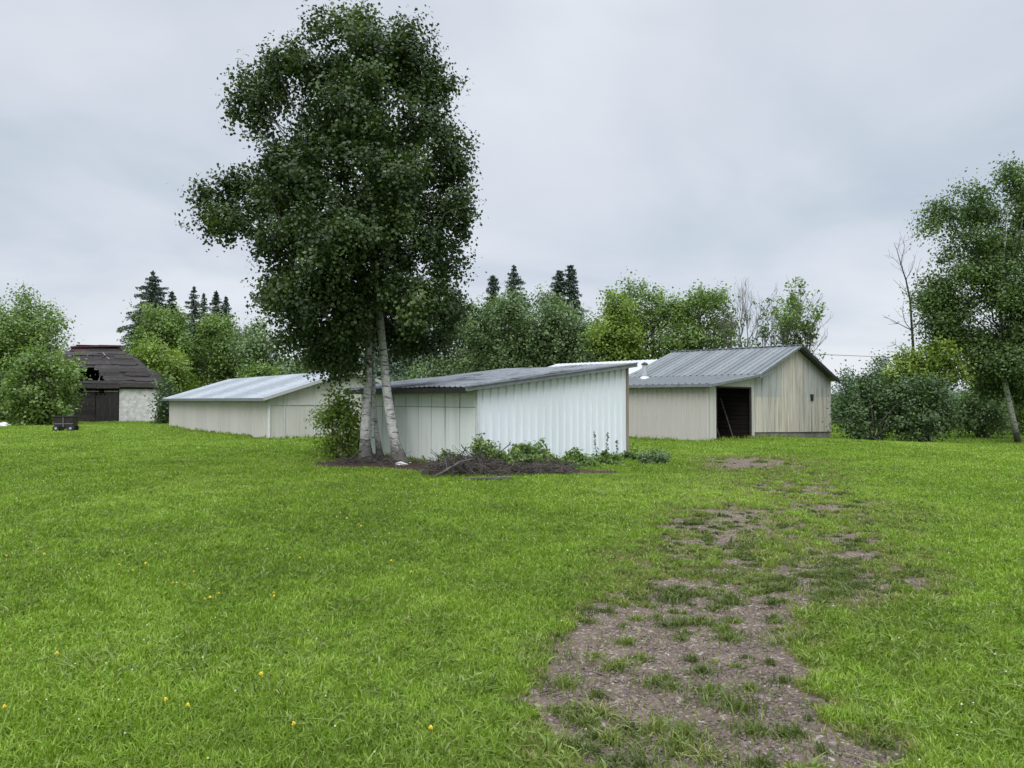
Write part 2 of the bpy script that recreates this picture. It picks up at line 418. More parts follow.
soil = ramp(n, noise(n, v, 4, 6, 0.7), [(0.3, (0.07, 0.056, 0.044)), (0.7, (0.155, 0.12, 0.092))])
soil = mixc(n, 0.55, soil, peb)
ab = attr(n, 'bare')
mm = n.nodes.new('ShaderNodeMath'); mm.operation = 'MULTIPLY_ADD'; n.links.new(noise(n, v, 7, 6, 0.7), mm.inputs[0]); mm.inputs[1].default_value = 0.5; n.links.new(ab, mm.inputs[2])
cg = mixc(n, ramp(n, mm.outputs[0], [(0.50, (0, 0, 0)), (0.72, (1, 1, 1))]), turf, soil)
mul = ramp(n, noise(n, v, 18, 6, 0.75), [(0.35, (0.022, 0.017, 0.014)), (0.7, (0.095, 0.068, 0.054))])
cg = mixc(n, ramp(n, attr(n, 'mulch'), [(0.25, (0, 0, 0)), (0.5, (1, 1, 1))]), cg, mul)
n.links.new(cg, b.inputs['Base Color']); b.inputs['Roughness'].default_value = 0.95
b.inputs['Specular IOR Level'].default_value = 0.1
bump(n, b, vor.outputs['Distance'], 0.5, 0.02)
M['ground'] = m
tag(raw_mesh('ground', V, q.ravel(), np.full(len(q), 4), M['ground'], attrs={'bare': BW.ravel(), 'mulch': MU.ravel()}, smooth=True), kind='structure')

# ------------------------------------------------------------------ footprints (no grass inside)
def poly_in(x, y, P):
    r = np.ones_like(x, bool); s = None
    k = len(P); area = sum(P[i][0] * P[(i + 1) % k][1] - P[(i + 1) % k][0] * P[i][1] for i in range(k))
    sg = 1 if area > 0 else -1
    for i in range(k):
        (x0, y0), (x1, y1) = P[i], P[(i + 1) % k]
        r &= sg * ((x1 - x0) * (y - y0) - (y1 - y0) * (x - x0)) > 0
    return r
# white shed
SA = np.array([-0.84, 17.6]); SU = np.array([.773, .635]); SU /= np.linalg.norm(SU); SW = np.array([-SU[1], SU[0]])
SWID, SLEN = 5.2, 5.64
def sp(t, s, z): p = SA + SU * t + SW * s; return (p[0], p[1], z)
# barn
BG = np.array([9.96, 31.0]); BE = np.array([.700, .714]); BE /= np.linalg.norm(BE); BN = np.array([-BE[1], BE[0]])
def bp(t, s, z): p = BG + BE * t + BN * s; return (p[0], p[1], z)
# long beige shed
LJ = np.array([-9.72, 30.0]); LD = np.array([-.6, .8]); LW_ = np.array([.8, .6])
def lp(t, s, z): p = LJ + LW_ * t + LD * s; return (p[0], p[1], z)
# old barn
OR_ = np.array([-25.8, 55.0]); OQ = np.array([-.955, -.296]); OQ /= np.linalg.norm(OQ); OB = np.array([OQ[1], -OQ[0]])
def op(q_, s, z): p = OR_ + OQ * q_ + OB * s; return (p[0], p[1], z)
FOOT = [[sp(0, 0, 0)[:2], sp(SWID, 0, 0)[:2], sp(SWID, SLEN, 0)[:2], sp(0, SLEN, 0)[:2]],
        [bp(-3.54, 0, 0)[:2], bp(8.12, 0, 0)[:2], bp(8.12, 9, 0)[:2], bp(-3.54, 9, 0)[:2]],
        [lp(0, 0, 0)[:2], lp(6.8, 0, 0)[:2], lp(6.8, 17, 0)[:2], lp(0, 17, 0)[:2]],
        [op(0, 0, 0)[:2], op(9.6, 0, 0)[:2], op(9.6, 7, 0)[:2], op(0, 7, 0)[:2]]]

# ------------------------------------------------------------------ grass
rng = np.random.default_rng(11)
def blades(P, hgt, wid, tint, name, mat, lean=0.7, label=None, dry=None):
    n = len(P)
    a = rng.uniform(0, 2 * np.pi, n); l = np.abs(rng.normal(0, lean, n)) * hgt
    dx = np.cos(a) * l; dy = np.sin(a) * l
    b2 = rng.uniform(0, 2 * np.pi, n); wx = np.cos(b2) * wid / 2; wy = np.sin(b2) * wid / 2
    Z = np.zeros(n)
    W = np.stack([wx, wy, Z], 1)
    tip = P + np.stack([dx, dy, hgt * (1.0 - 0.25 * np.clip(l / hgt, 0, 1.5) ** 1)], 1)
    midp = P + np.stack([dx * 0.35, dy * 0.35, hgt * 0.55], 1)
    V = np.stack([P - W, P + W, midp + W * 0.8, midp - W * 0.8, tip], 1).reshape(-1, 3)
    b0 = np.arange(n) * 5
    fl = np.stack([b0, b0 + 1, b0 + 2, b0 + 3, b0 + 3, b0 + 2, b0 + 4], 1).ravel()
    fs = np.tile([4, 3], n)
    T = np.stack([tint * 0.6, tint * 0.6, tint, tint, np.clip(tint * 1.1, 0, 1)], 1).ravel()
    return tag(raw_mesh(name, V, fl, fs, mat, attrs={'tint': T, 'dry': np.repeat(dry, 5) if dry is not None else T * 0}), label, 'grass', kind='stuff')
def scatter(nn, r0, r1, pw, seed, half=38):
    g = np.random.default_rng(seed)
    e = 2 - pw
    u = g.uniform(0, 1, nn); r = (r0 ** e + u * (r1 ** e - r0 ** e)) ** (1 / e)
    a = np.radians(g.uniform(-half, half, nn))
    return r * np.sin(a), r * np.cos(a), r, g
x, y, r, g = scatter(1150000, 2.7, 75, 1.72, 5)
wn = worn(x, y); mu = mulch(x, y)
clump = fbm(x * 3.2, y * 3.2, 41, 3)
keep = g.uniform(0, 1, len(x)) > np.clip(sst(wn + (0.5 - clump) * 0.25, 0.28, 0.72), 0, 0.985)
keep &= mu < 0.35 + g.uniform(0, .1, len(x))
for P_ in FOOT: keep &= ~poly_in(x, y, P_)
x, y, r, wn, clump = x[keep], y[keep], r[keep], wn[keep], clump[keep]
patch = fbm(x * 0.35, y * 0.22, 51, 4); fine = fbm(x * 1.7, y * 1.7, 61, 3); cl2 = fbm(x * 7, y * 7, 71, 2)
k = len(x); g = np.random.default_rng(12)
far = sst(r, 5, 32)
dmin = np.full(len(x), 9.0)
for P_ in FOOT:
    for i in range(4):
        (ax, ay), (cx_, cy_) = P_[i], P_[(i + 1) % 4]; ex, ey = cx_ - ax, cy_ - ay; t_ = np.clip(((x - ax) * ex + (y - ay) * ey) / (ex * ex + ey * ey), 0, 1)
        dmin = np.minimum(dmin, np.hypot(x - ax - t_ * ex, y - ay - t_ * ey))
wallg = np.exp(-(dmin / .22) ** 2) * (fbm(x * 2.5, y * 2.5, 141, 3) > .42)
h = (1 + 1.8 * wallg * g.uniform(.3, 1, k)) * (0.035 + 0.035 * g.uniform(0, 1, k) + 0.04 * np.clip(cl2 - 0.5, 0, 1) + 0.03 * np.clip(fine - .5, 0, 1)) * (1 + 0.5 * far) * (1 - 0.45 * np.clip(wn, 0, 1))
wd = 0.0050 + 0.00105 * r ** 1.05
tint = 0.50 + 0.5 * (patch - 0.5) + 0.5 * (fine - 0.5) + 0.36 * (cl2 - 0.5) + g.normal(0, 0.15, k) + 0.06 * far
bx_, by_ = gpt(690, 498); tint += 0.22 * np.exp(-((x - bx_) / 2.4) ** 2 - ((y - by_) / 1.6) ** 2)
bx_, by_ = gpt(930, 680); tint += 0.20 * np.exp(-((x - bx_) / 1.6) ** 2 - ((y - by_) / 1.3) ** 2)
tint = tint - 0.10 * np.clip(wn, 0, 1)
P = np.stack([x, y, gz(x, y) - 0.01], 1)
dry = np.clip(sst(wn, 0.05, 0.5) * g.uniform(.2, 1.25, k) + 0.25 * sst(fbm(x * .8 + 40, y * .6, 97, 4), .56, .72) * g.uniform(0, 1, k) + .9 * (g.uniform(0, 1, k) < .035), 0, 1)
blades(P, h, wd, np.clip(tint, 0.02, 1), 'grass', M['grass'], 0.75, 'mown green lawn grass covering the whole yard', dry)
# broad leaved plants in the sward: dandelion and clover leaves
X, Y, r5, g5 = scatter(5200, 2.8, 22, 1.5, 15); ok = (worn(X, Y) < .5) & (mulch(X, Y) < .2) & (fbm(X * .9, Y * .9, 99, 3) > .42)
for P_ in FOOT: ok &= ~poly_in(X, Y, P_)
X, Y = X[ok], Y[ok]; nb5 = 9; rep = np.repeat(np.arange(len(X)), nb5); m5 = len(rep)
xx = X[rep] + g5.normal(0, .022, m5); yy = Y[rep] + g5.normal(0, .022, m5)
blades(np.stack([xx, yy, gz(xx, yy)], 1), g5.uniform(.04, .085, m5), g5.uniform(.010, .018, m5) * (1 + .02 * yy), np.clip(np.repeat(g5.normal(.5, .16, len(X)), nb5) + g5.normal(0, .1, m5), 0, 1), 'lawn_weeds', M['weed'], 1.1, 'broad leaved dandelion and clover plants mixed into the lawn')

# weeds and tufts that creep over the bare track
g = np.random.default_rng(33)
PX = g.uniform(520, 985, 9000); PY = 455 + 325 * g.uniform(0, 1, 9000) ** 0.85
tx, ty = [], []
for a, b2 in zip(PX, PY):
    X, Y = gpt(a, b2); tx.append(X); ty.append(Y)
tx = np.array(tx); ty = np.array(ty); wv = worn(tx, ty)
farw = sst(ty, 5.0, 8.4)
ok = (wv > 0.18) & (g.uniform(0, 1, len(tx)) < np.where(wv > 0.7, 0.034, 0.09) * np.clip(ty / 8, .6, 1) * (1 - farw) + farw * .55)
tx, ty, wv, farw = tx[ok], ty[ok], wv[ok], farw[ok]
sz = np.exp(g.normal(-3.0, 0.45, len(tx))) * (0.95 + 0.01 * ty) * (1 - .28 * farw)
nb = np.clip((80 * (sz / 0.05)), 25, 170).astype(int)
rep = np.repeat(np.arange(len(tx)), nb)
ang = g.uniform(0, 2 * np.pi, len(rep)); rad = np.abs(g.normal(0, 1, len(rep))) * sz[rep]
x = tx[rep] + np.cos(ang) * rad * 1.3; y = ty[rep] + np.sin(ang) * rad
P = np.stack([x, y, gz(x, y) - 0.025], 1)
h = (0.022 + 0.65 * np.clip(sz[rep] - rad * 0.4, 0.0, 0.08)) * g.uniform(0.6, 1.3, len(rep))
tt = np.repeat(np.clip(g.normal(0.45, 0.22, len(tx)) - .12 * farw, 0.02, 0.95), nb) + g.normal(0, 0.12, len(rep))
blades(P, h, 0.005 + 0.0009 * y, np.clip(tt, 0, 1), 'weeds', M['track_weed'], 1.0, 'low weeds and grass tufts creeping over the bare gravel track')

# stones of the gravel
PX = g.uniform(515, 930, 48000); PY = 455 + 325 * g.uniform(0, 1, 48000) ** 0.8
u = (PX - 512) / F; v_ = (384 - PY) / F; kk = -CAMZ / (SP + v_ * CP); X = u * kk; Y = kk * (CP - v_ * SP)
ok = worn(X, Y) > 0.42 + g.uniform(0, 0.3, len(X)); X, Y = X[ok], Y[ok]
ns = len(X); s = np.clip(np.exp(g.normal(-5.5, 0.45, ns)), 0.002, 0.014) * (1 + 0.04 * Y)
base = np.array([(1, 0, 0), (0, 1, 0), (-1, 0, 0), (0, -1, 0), (0, 0, 1), (0, 0, -1)], float)
sc3 = np.stack([s * g.uniform(.7, 1.3, ns), s * g.uniform(.7, 1.3, ns), s * g.uniform(.4, .8, ns)], 1)
an = g.uniform(0, 6.28, ns); ca, sa = np.cos(an), np.sin(an)
VV = base[None] * sc3[:, None, :]
VV = VV + g.normal(0, 0.18, VV.shape) * s[:, None, None]
VX = VV[..., 0] * ca[:, None] - VV[..., 1] * sa[:, None]; VY = VV[..., 0] * sa[:, None] + VV[..., 1] * ca[:, None]
VV = np.stack([VX + X[:, None], VY + Y[:, None], VV[..., 2] + (gz(X, Y) - 0.017)[:, None]], -1)
tri = np.array([(0, 1, 4), (1, 2, 4), (2, 3, 4), (3, 0, 4), (1, 0, 5), (2, 1, 5), (3, 2, 5), (0, 3, 5)])
fl = (np.arange(ns) * 6)[:, None, None] + tri[None]
m, n, b = newmat('gravel')
n.links.new(ramp(n, attr(n), [(0, (0.07, 0.055, 0.05)), (0.5, (0.125, 0.096, 0.078)), (0.92, (0.21, 0.17, 0.145)), (1, (0.5, 0.45, 0.41))]), b.inputs['Base Color']); b.inputs['Roughness'].default_value = 0.9
tag(raw_mesh('gravel', VV.reshape(-1, 3), fl.ravel(), np.full(ns * 8, 3), m, attrs={'tint': np.repeat(g.beta(1.6, 2.4, ns), 6)}), 'loose pinkish grey gravel lying on the bare track', 'gravel', kind='stuff')

# bark litter in the bed by the shed
X = g.uniform(-5.6, 3.2, 26000); Y = g.uniform(13.5, 22, 26000)
ok = mulch(X, Y) > 0.3 + g.uniform(0, .25, len(X)); ok &= ~poly_in(X, Y, FOOT[0]); X, Y = X[ok], Y[ok]
P = np.stack([X, Y, gz(X, Y) + 0.03], 1); nl = len(X)
d = g.normal(0, 1, (nl, 3)); d[:, 2] *= 0.5; d /= np.linalg.norm(d, axis=1)[:, None]
d2 = np.cross(d, g.normal(0, 1, (nl, 3))); d2 /= np.linalg.norm(d2, axis=1)[:, None]
L_ = g.uniform(.02, .09, nl)[:, None]; 
VV = np.stack([P - d * L_ / 2, P + d2 * L_ * .16, P + d * L_ / 2, P - d2 * L_ * .16], 1).reshape(-1, 3)
m, n, b = newmat('litter')
n.links.new(ramp(n, attr(n), [(0, (0.03, 0.02, 0.016)), (0.6, (0.11, 0.075, 0.058)), (1, (0.26, 0.21, 0.17))]), b.inputs['Base Color']); b.inputs['Roughness'].default_value = 0.9
tag(raw_mesh('leaf_litter', VV, np.arange(nl * 4), np.full(nl, 4), m, attrs={'tint': np.repeat(g.uniform(0, 1, nl), 4)}), 'brown bark and leaf litter round the foot of the poplar', 'litter', kind='stuff')

# ------------------------------------------------------------------ WHITE SHED
o0 = (*sp(SWID / 2, SLEN / 2, 0)[:2], 0.0)
sh = empty('shed', o0, 'low white metal shed with single-slope roof behind the poplar trunks', 'shed')
ZL, ZH = 1.86, 2.50
zb = -0.12
mb = MB()
mb.ribbed(sp(0, 0, zb), sp(SWID, 0, zb), sp(SWID, 0, ZH), sp(0, 0, ZL), 0.24, 0.045, 0.72, rows=4,
          tintf=lambda u, v: 0.6 + 0.2 * math.sin(math.floor(u * SWID / 0.96) * 2.3), disp=lambda u, v: 0.006 * math.sin(9 * u + 4 * v))
mb.build('metal_wall', M['white_sheet'], sh)
mb = MB()     # low side: wide pale green panels with grooves, two tiers
k = 0; s = 0.03
while s < SLEN - 0.05:
    e_ = min(s + 0.62, SLEN)
    for z0, z1 in ((zb, 1.42), (1.432, ZL)):
        off = random.uniform(-.006, .006); mb.tint = random.uniform(0.1, 0.9)
        mb.hexa([sp(off - .02, s, z0), sp(off - .02, e_ - .035, z0), sp(off + .02, e_ - .035, z0), sp(off + .02, s, z0)],
                [sp(off - .02, s, z1), sp(off - .02, e_ - .035, z1), sp(off + .02, e_ - .035, z1), sp(off + .02, s, z1)])
    s = e_
mb.build('panel_wall', M['green_panel'], sh)
mb = MB()
mb.hexa([sp(.03, .03, zb), sp(.06, .03, zb), sp(.06, SLEN, zb), sp(.03, SLEN, zb)], [sp(.03, .03, ZL), sp(.06, .03, ZL), sp(.06, SLEN, ZL), sp(.03, SLEN, ZL)])
mb.hexa([sp(.06, SLEN - .05, zb), sp(SWID, SLEN - .05, zb), sp(SWID, SLEN, zb), sp(.06, SLEN, zb)], [sp(.06, SLEN - .05, ZL), sp(SWID, SLEN - .05, ZH), sp(SWID, SLEN, ZH), sp(.06, SLEN, ZL)])
mb.hexa([sp(SWID - .05, .03, zb), sp(SWID, .03, zb), sp(SWID, SLEN - .05, zb), sp(SWID - .05, SLEN - .05, zb)], [sp(SWID - .05, .03, ZH), sp(SWID, .03, ZH), sp(SWID, SLEN - .05, ZH), sp(SWID - .05, SLEN - .05, ZH)])
mb.build('frame_wall', M['old_wood_v'], sh)
mb = MB(); mb.hexa([sp(SWID + .005, -.03, zb), sp(SWID + .08, -.03, zb), sp(SWID + .08, .12, zb), sp(SWID + .005, .12, zb)],
                   [sp(SWID + .005, -.03, ZH), sp(SWID + .08, -.03, ZH + .01), sp(SWID + .08, .12, ZH + .01), sp(SWID + .005, .12, ZH)])
mb.build('corner_post', M['brown_board'], sh)
mb = MB(); mb.box(sp(0.03, -0.045, (ZL + zb) / 2), (.07, .03, ZL - zb - .02), rz=math.atan2(SU[1], SU[0])); mb.build('corner_trim', M['trim_pale'], sh)
SLP = (ZH - ZL) / SWID
def rz_(t): return ZL + SLP * t + 0.07
t0, t1, s0, s1 = -0.45, SWID + 0.22, -0.22, SLEN + 0.25
mb = MB()
mb.ribbed(sp(t0, s1, rz_(t0) + .04), sp(t0, s0, rz_(t0) + .04), sp(t1, s0, rz_(t1) + .04), sp(t1, s1, rz_(t1) + .04), 0.22, 0.022, 0.6, rows=8,
          disp=lambda u, v: 0.025 * math.sin(3.1 * u * 2 + 1) * math.sin(3.1 * v) + 0.012 * math.sin(11 * u + 7 * v))
roof = mb.build('roof', M['roof_worn'], sh)
mb = MB(); mb.beam(sp(t0, s0 + .01, rz_(t0) - .03), sp(t1, s0 + .01, rz_(t1) - .03), .035, .09); mb.beam(sp(t0, s0 - .02, rz_(t0) + .035), sp(t1, s0 - .02, rz_(t1) + .035), .05, .03)
mb.build('fascia', M['trim_grey'], roof)
mb = MB(); mb.beam(sp(t0 + .02, s0 + .03, rz_(t0) - .05), sp(t0 + .02, s1, rz_(t0) - .05), .04, .13)
s = 0.1
while s < SLEN:
    mb.beam(sp(t0 + .04, s, rz_(t0) - .05), sp(0.1, s, rz_(0.1) - .05), .045, .10); s += 0.6
mb.build('rafter_ends', M['dark_trim'], roof)

# ------------------------------------------------------------------ BARN WITH LEAN-TO
o0 = (*bp(3, 3, 0)[:2], 0.0)
bn = empty('barn', o0, 'beige gabled metal barn with an open doorway in its lean-to', 'barn')
ZE, ZT, ZP, ZR = 2.20, 2.62, 4.0, 2.58
LT = -3.54; WM = 8.12; LM = 6.3; LL = 9.0
def lean_z(t): return ZE + (t - LT) / (-LT) * (ZT - ZE)
mb = MB()
mb.ribbed(bp(LT, LL, -.15), bp(LT, 0, -.15), bp(LT, 0, ZE), bp(LT, LL, ZE), 0.23, 0.045, 0.6, rows=2)
mb.build('long_wall', M['beige_sheet'], bn)
mb = MB()     # lean-to end wall: corner return, header, post
mb.ribbed(bp(LT, 0, -.15), bp(-3.02, 0, -.15), bp(-3.02, 0, lean_z(-3.02)), bp(LT, 0, ZE), 0.26, 0.015, 0.7)
mb.ribbed(bp(-3.02, 0, 2.08), bp(-.19, 0, 2.08), bp(-.19, 0, lean_z(-.19)), bp(-3.02, 0, lean_z(-3.02)), 0.4, 0.004, 0.9)
mb.ribbed(bp(-.19, 0, -.15), bp(0.12, 0, -.15), bp(0.12, 0, ZT), bp(-.19, 0, lean_z(-.19)), 0.4, 0.006, 0.9)
mb.build('end_wall', M['cream_sheet'], bn)
mb = MB()
mb.beam(bp(-3.02, .02, -.1), bp(-3.02, .02, 2.08), .09, .07); mb.beam(bp(-.2, .02, -.1), bp(-.2, .02, 2.08), .09, .07); mb.beam(bp(-3.06, .02, 2.10), bp(-.16, .02, 2.10), .07, .06)
mb.build('door_frame', M['dark_trim'], bn)
# gable siding in separate sheets, two tiers; bottom edge runs slightly off level
def sid_z(t): return 0.27 - 0.22 * t / WM
def gab_z(t): return ZT + (ZP - ZT) * t / (WM / 2) if t < WM / 2 else ZP + (ZR - ZP) * (t - WM / 2) / (WM / 2)
mb = MB(); t = 0.12; kx = 0
tl = [.85, .7, .8, .95, .9, .75, .6, .7, .8, .55]; tu = [.05, .1, .15, .75, .95, .8, .25, .15, .1, .2]
edges = [0.12, 0.9, 1.75, 2.55, 3.4, WM / 2, 4.9, 5.75, 6.6, 7.4, WM]
for i in range(10):
    a, c = edges[i], edges[i + 1] - 0.008
    mb.tint = tl[i]; mb.ribbed(bp(a, -.01, sid_z(a)), bp(c, -.01, sid_z(c)), bp(c, -.01, 1.72), bp(a, -.01, 1.72), 0.27, 0.016, 0.72)
    mb.tint = tu[i]; mb.ribbed(bp(a, .0, 1.71), bp(c, .0, 1.71), bp(c, .0, gab_z(c)), bp(a, .0, gab_z(a)), 0.27, 0.016, 0.72)
mb.build('gable_wall', M['gable_sheet'], bn)
mb = MB()
mb.hexa([bp(0.15, .03, -.6), bp(WM, .03, -.6), bp(WM, .3, -.6), bp(0.15, .3, -.6)], [bp(0.15, .03, sid_z(.15) + .03), bp(WM, .03, sid_z(WM) + .03), bp(WM, .3, sid_z(WM) + .03), bp(0.15, .3, sid_z(.15) + .03)])
mb.hexa([bp(WM - .27, .3, -.6), bp(WM, .3, -.6), bp(WM, LM, -.6), bp(WM - .27, LM, -.6)], [bp(WM - .27, .3, .1), bp(WM, .3, .1), bp(WM, LM, .1), bp(WM - .27, LM, .1)])
mb.build('foundation', M['concrete'], bn)
mb = MB()
mb.ribbed(bp(WM, 0, .0), bp(WM, LM, 0), bp(WM, LM, ZR), bp(WM, 0, ZR), 0.25, 0.02, 0.65)
mb.ribbed(bp(WM, LM, -.3), bp(WM / 2, LM, -.3), bp(WM / 2, LM, ZP), bp(WM, LM, ZR), 0.25, 0.02, 0.65)
mb.ribbed(bp(WM / 2, LM, -.3), bp(0, LM, -.3), bp(0, LM, ZT), bp(WM / 2, LM, ZP), 0.25, 0.02, 0.65)
mb.ribbed(bp(0, LL, -.15), bp(LT, LL, -.15), bp(LT, LL, ZE), bp(0, LL, ZT), 0.25, 0.02, 0.65)
mb.build('back_wall', M['beige_sheet'], bn)
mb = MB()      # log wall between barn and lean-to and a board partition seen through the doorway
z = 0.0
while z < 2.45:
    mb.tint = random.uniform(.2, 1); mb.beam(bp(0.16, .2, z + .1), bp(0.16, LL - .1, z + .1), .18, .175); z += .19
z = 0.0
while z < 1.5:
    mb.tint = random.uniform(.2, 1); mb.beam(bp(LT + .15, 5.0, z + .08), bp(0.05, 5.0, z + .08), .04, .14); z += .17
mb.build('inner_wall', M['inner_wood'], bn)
mb = MB()
for t_, s_, z_, t2, z2, th_ in ((-1.9, .9, 0, -1.65, 2.1, .07), (-.55, 1.2, 0, -.9, 1.9, .06), (-.35, .7, 0, -.5, 1.7, .05), (-2.6, 1.6, 0, -2.3, 2.0, .08), (-1.2, 2.2, .0, -.2, 1.4, .06)):
    mb.tint = 1; mb.beam(bp(t_, s_, z_), bp(t2, s_ + .5, z2), th_, th_ * .6)
pl = mb.build('leaning_pole', M['grey_wood'], None, origin=(*bp(-1.2, 1.2, 0)[:2], 0.0))
pl.name = 'lumber'; tag(pl, 'grey poles and boards leaning inside the dark barn doorway', 'lumber')
# roofs
mb = MB()
def gz2(t, off=.06): return gab_z(max(0, min(WM, t))) + off + (ZP - ZT) / (WM / 2) * (min(0, t) - max(0, t - WM))
mb.ribbed(bp(-.05, LM + .15, gz2(-.05)), bp(-.05, -.3, gz2(-.05)), bp(WM / 2, -.3, ZP + .06), bp(WM / 2, LM + .15, ZP + .06), 0.30, 0.035, 0.72, rows=3, tintf=lambda u, v: 0.5 + .4 * math.sin(u * 31))
mb.ribbed(bp(WM + .35, -.3, gz2(WM + .35)), bp(WM + .35, LM + .15, gz2(WM + .35)), bp(WM / 2, LM + .15, ZP + .06), bp(WM / 2, -.3, ZP + .06), 0.30, 0.03, 0.72)
rf = mb.build('roof', M['roof_dull'], bn)
mb = MB(); mb.beam(bp(WM / 2, -.33, ZP + .085), bp(WM / 2, LM + .16, ZP + .085), .22, .03); mb.build('ridge_cap', M['roof_bright'], rf)
mb = MB()
mb.beam(bp(WM / 2 + .02, -.31, ZP + .02), bp(WM + .37, -.31, gz2(WM + .37, .02)), .05, .15)
mb.build('barge_board', M['dark_trim'], rf)
mb = MB(); mb.beam(bp(0.0, -.31, gz2(0, .01)), bp(WM / 2 - .02, -.31, ZP + .02), .05, .10)
mb.beam(bp(-.05, -.31, gz2(0, -.10)), bp(1.0, -.31, gz2(.75, -.10)), .05, .07)
mb.build('barge_board', M['trim_grey'], rf)
mb = MB()
def lz(t, off=.05): return lean_z(t) + off
mb.ribbed(bp(LT - .3, LL + .2, lz(LT - .3)), bp(LT - .3, -.3, lz(LT - .3)), bp(-.02, -.3, lz(-.02) - .01), bp(-.02, LL + .2, lz(-.02) - .01), 0.30, 0.03, 0.72, rows=3)
lr = mb.build('lean_to_roof', M['roof_dull'], bn)
mb = MB(); mb.beam(bp(LT - .31, -.3, lz(LT - .3) - .06), bp(LT - .31, LL + .2, lz(LT - .3) - .06), .04, .11)
mb.beam(bp(LT - .3, -.31, lz(LT - .3) - .06), bp(0.1, -.31, lz(0.1) - .06), .04, .10)
mb.build('fascia', M['trim_grey'], lr)
wp = pt(811.5, 397.5, 35.1); tw = 5.8
mb = MB(); mb.box(bp(tw, -.02, 1.72), (.30, .06, .30), rz=math.atan2(BE[1], BE[0])); wf = mb.build('window', M['dark_trim'], bn)
mb = MB(); mb.box(bp(tw, -.055, 1.72), (.24, .01, .24), rz=math.atan2(BE[1], BE[0])); mb.build('pane', M['glass'], wf)
# flue pipe on the lean-to roof
fp = bp(-0.93, 4.7, 0)
fx, fy = fp[0], fp[1]; fz = lz(-.93)
kx = (644 - 512) / F * fy; 
mb = MB(); mb.tube([(fx, fy, fz - .05), (fx, fy, fz + .04), (fx, fy, fz + .10), (fx, fy, fz + .62)], [.26, .22, .12, .11], 14)
ch = mb.build('flue_pipe', M['galv'], lr)
mb = MB(); mb.tube([(fx, fy, fz + .62), (fx, fy, fz + .66), (fx, fy, fz + .74)], [.16, .16, .03], 14); mb.build('flue_cap', M['dark_trim'], ch)

# ------------------------------------------------------------------ REAR BUILDING, white roof
RP = np.array([8.3, 42.0])
def rp(t, s, z): p = RP + BE * t + BN * s; return (p[0], p[1], z)
rb = empty('outbuilding', (*rp(0, 5, 0)[:2], 0.0), 'grey outbuilding with a white low-pitched roof showing behind the barn', 'outbuilding')
zp_ = 3.88; sl = 0.27; hw = 4.2; ln = 7.5
mb = MB()
for sg in (-1, 1):
    mb.ribbed(rp(sg * hw, 0, -.4), rp(0, 0, -.4), rp(0, 0, zp_ - .05), rp(sg * hw, 0, zp_ - sl * hw - .05), .3, .02, .7) if sg < 0 else \
        mb.ribbed(rp(0, 0, -.4), rp(hw, 0, -.4), rp(hw, 0, zp_ - sl * hw - .05), rp(0, 0, zp_ - .05), .3, .02, .7)
mb.ribbed(rp(-hw, ln, -.4), rp(-hw, 0, -.4), rp(-hw, 0, zp_ - sl * hw - .05), rp(-hw, ln, zp_ - sl * hw - .05), .3, .02, .7)
mb.ribbed(rp(hw, 0, -.4), rp(hw, ln, -.4), rp(hw, ln, zp_ - sl * hw - .05), rp(hw, 0, zp_ - sl * hw - .05), .3, .02, .7)
mb.ribbed(rp(hw, ln, -.4), rp(-hw, ln, -.4), rp(-hw, ln, zp_ - sl * hw - .05), rp(hw, ln, zp_ - sl * hw - .05), .3, .02, .7)
mb.build('wall', M['roof_dull'], rb)
mb = MB(); h2 = hw + .35
mb.ribbed(rp(-h2, ln + .2, zp_ - sl * h2), rp(-h2, -.3, zp_ - sl * h2), rp(0, -.3, zp_), rp(0, ln + .2, zp_), .3, .02, .7)
mb.ribbed(rp(h2, -.3, zp_ - sl * h2), rp(h2, ln + .2, zp_ - sl * h2), rp(0, ln + .2, zp_), rp(0, -.3, zp_), .3, .02, .7)
r2 = mb.build('roof', M['roof_white'], rb)
mb = MB()
mb.beam(rp(-h2, -.31, zp_ - sl * h2 - .08), rp(0, -.31, zp_ - .08), .04, .17); mb.beam(rp(0.01, -.31, zp_ - .08), rp(h2, -.31, zp_ - sl * h2 - .08), .04, .17)
mb.build('barge_board', M['trim_pale'], r2)

# ------------------------------------------------------------------ LONG BEIGE SHED on the left
ls = empty('storage_shed', (*lp(3.4, 8, 0)[:2], 0.0), 'long low beige shed with a pale gabled metal roof left of the poplar', 'shed')
ZE2, ZR2 = 1.72, 2.80; LN = 17.0; WW = 6.8
mb = MB(); mb.ribbed(lp(0, LN, -.15), lp(0, 0, -.15), lp(0, 0, ZE2), lp(0, LN, ZE2), .3, .02, .7, rows=2, tintf=lambda u, v: .5 + .4 * math.sin(math.floor(u * 17) * 1.7)); mb.build('long_wall', M['beige_sheet'], ls)
mb = MB()
mb.ribbed(lp(0, 0, -.15), lp(WW / 2, 0, -.15), lp(WW / 2, 0, ZR2), lp(0, 0, ZE2), .42, .012, .8, rows=2, tintf=lambda u, v: .5 + .45 * math.sin(math.floor(u * 8) * 2.1))
mb.ribbed(lp(WW / 2, 0, -.15), lp(WW, 0, -.15), lp(WW, 0, ZE2), lp(WW / 2, 0, ZR2), .42, .012, .8)
mb.ribbed(lp(WW, 0, -.15), lp(WW, LN, -.15), lp(WW, LN, ZE2), lp(WW, 0, ZE2), .42, .012, .8)
mb.ribbed(lp(WW, LN, -.15), lp(WW / 2, LN, -.15), lp(WW / 2, LN, ZR2), lp(WW, LN, ZE2), .42, .012, .8)
mb.ribbed(lp(WW / 2, LN, -.15), lp(0, LN, -.15), lp(0, LN, ZE2), lp(WW / 2, LN, ZR2), .42, .012, .8)
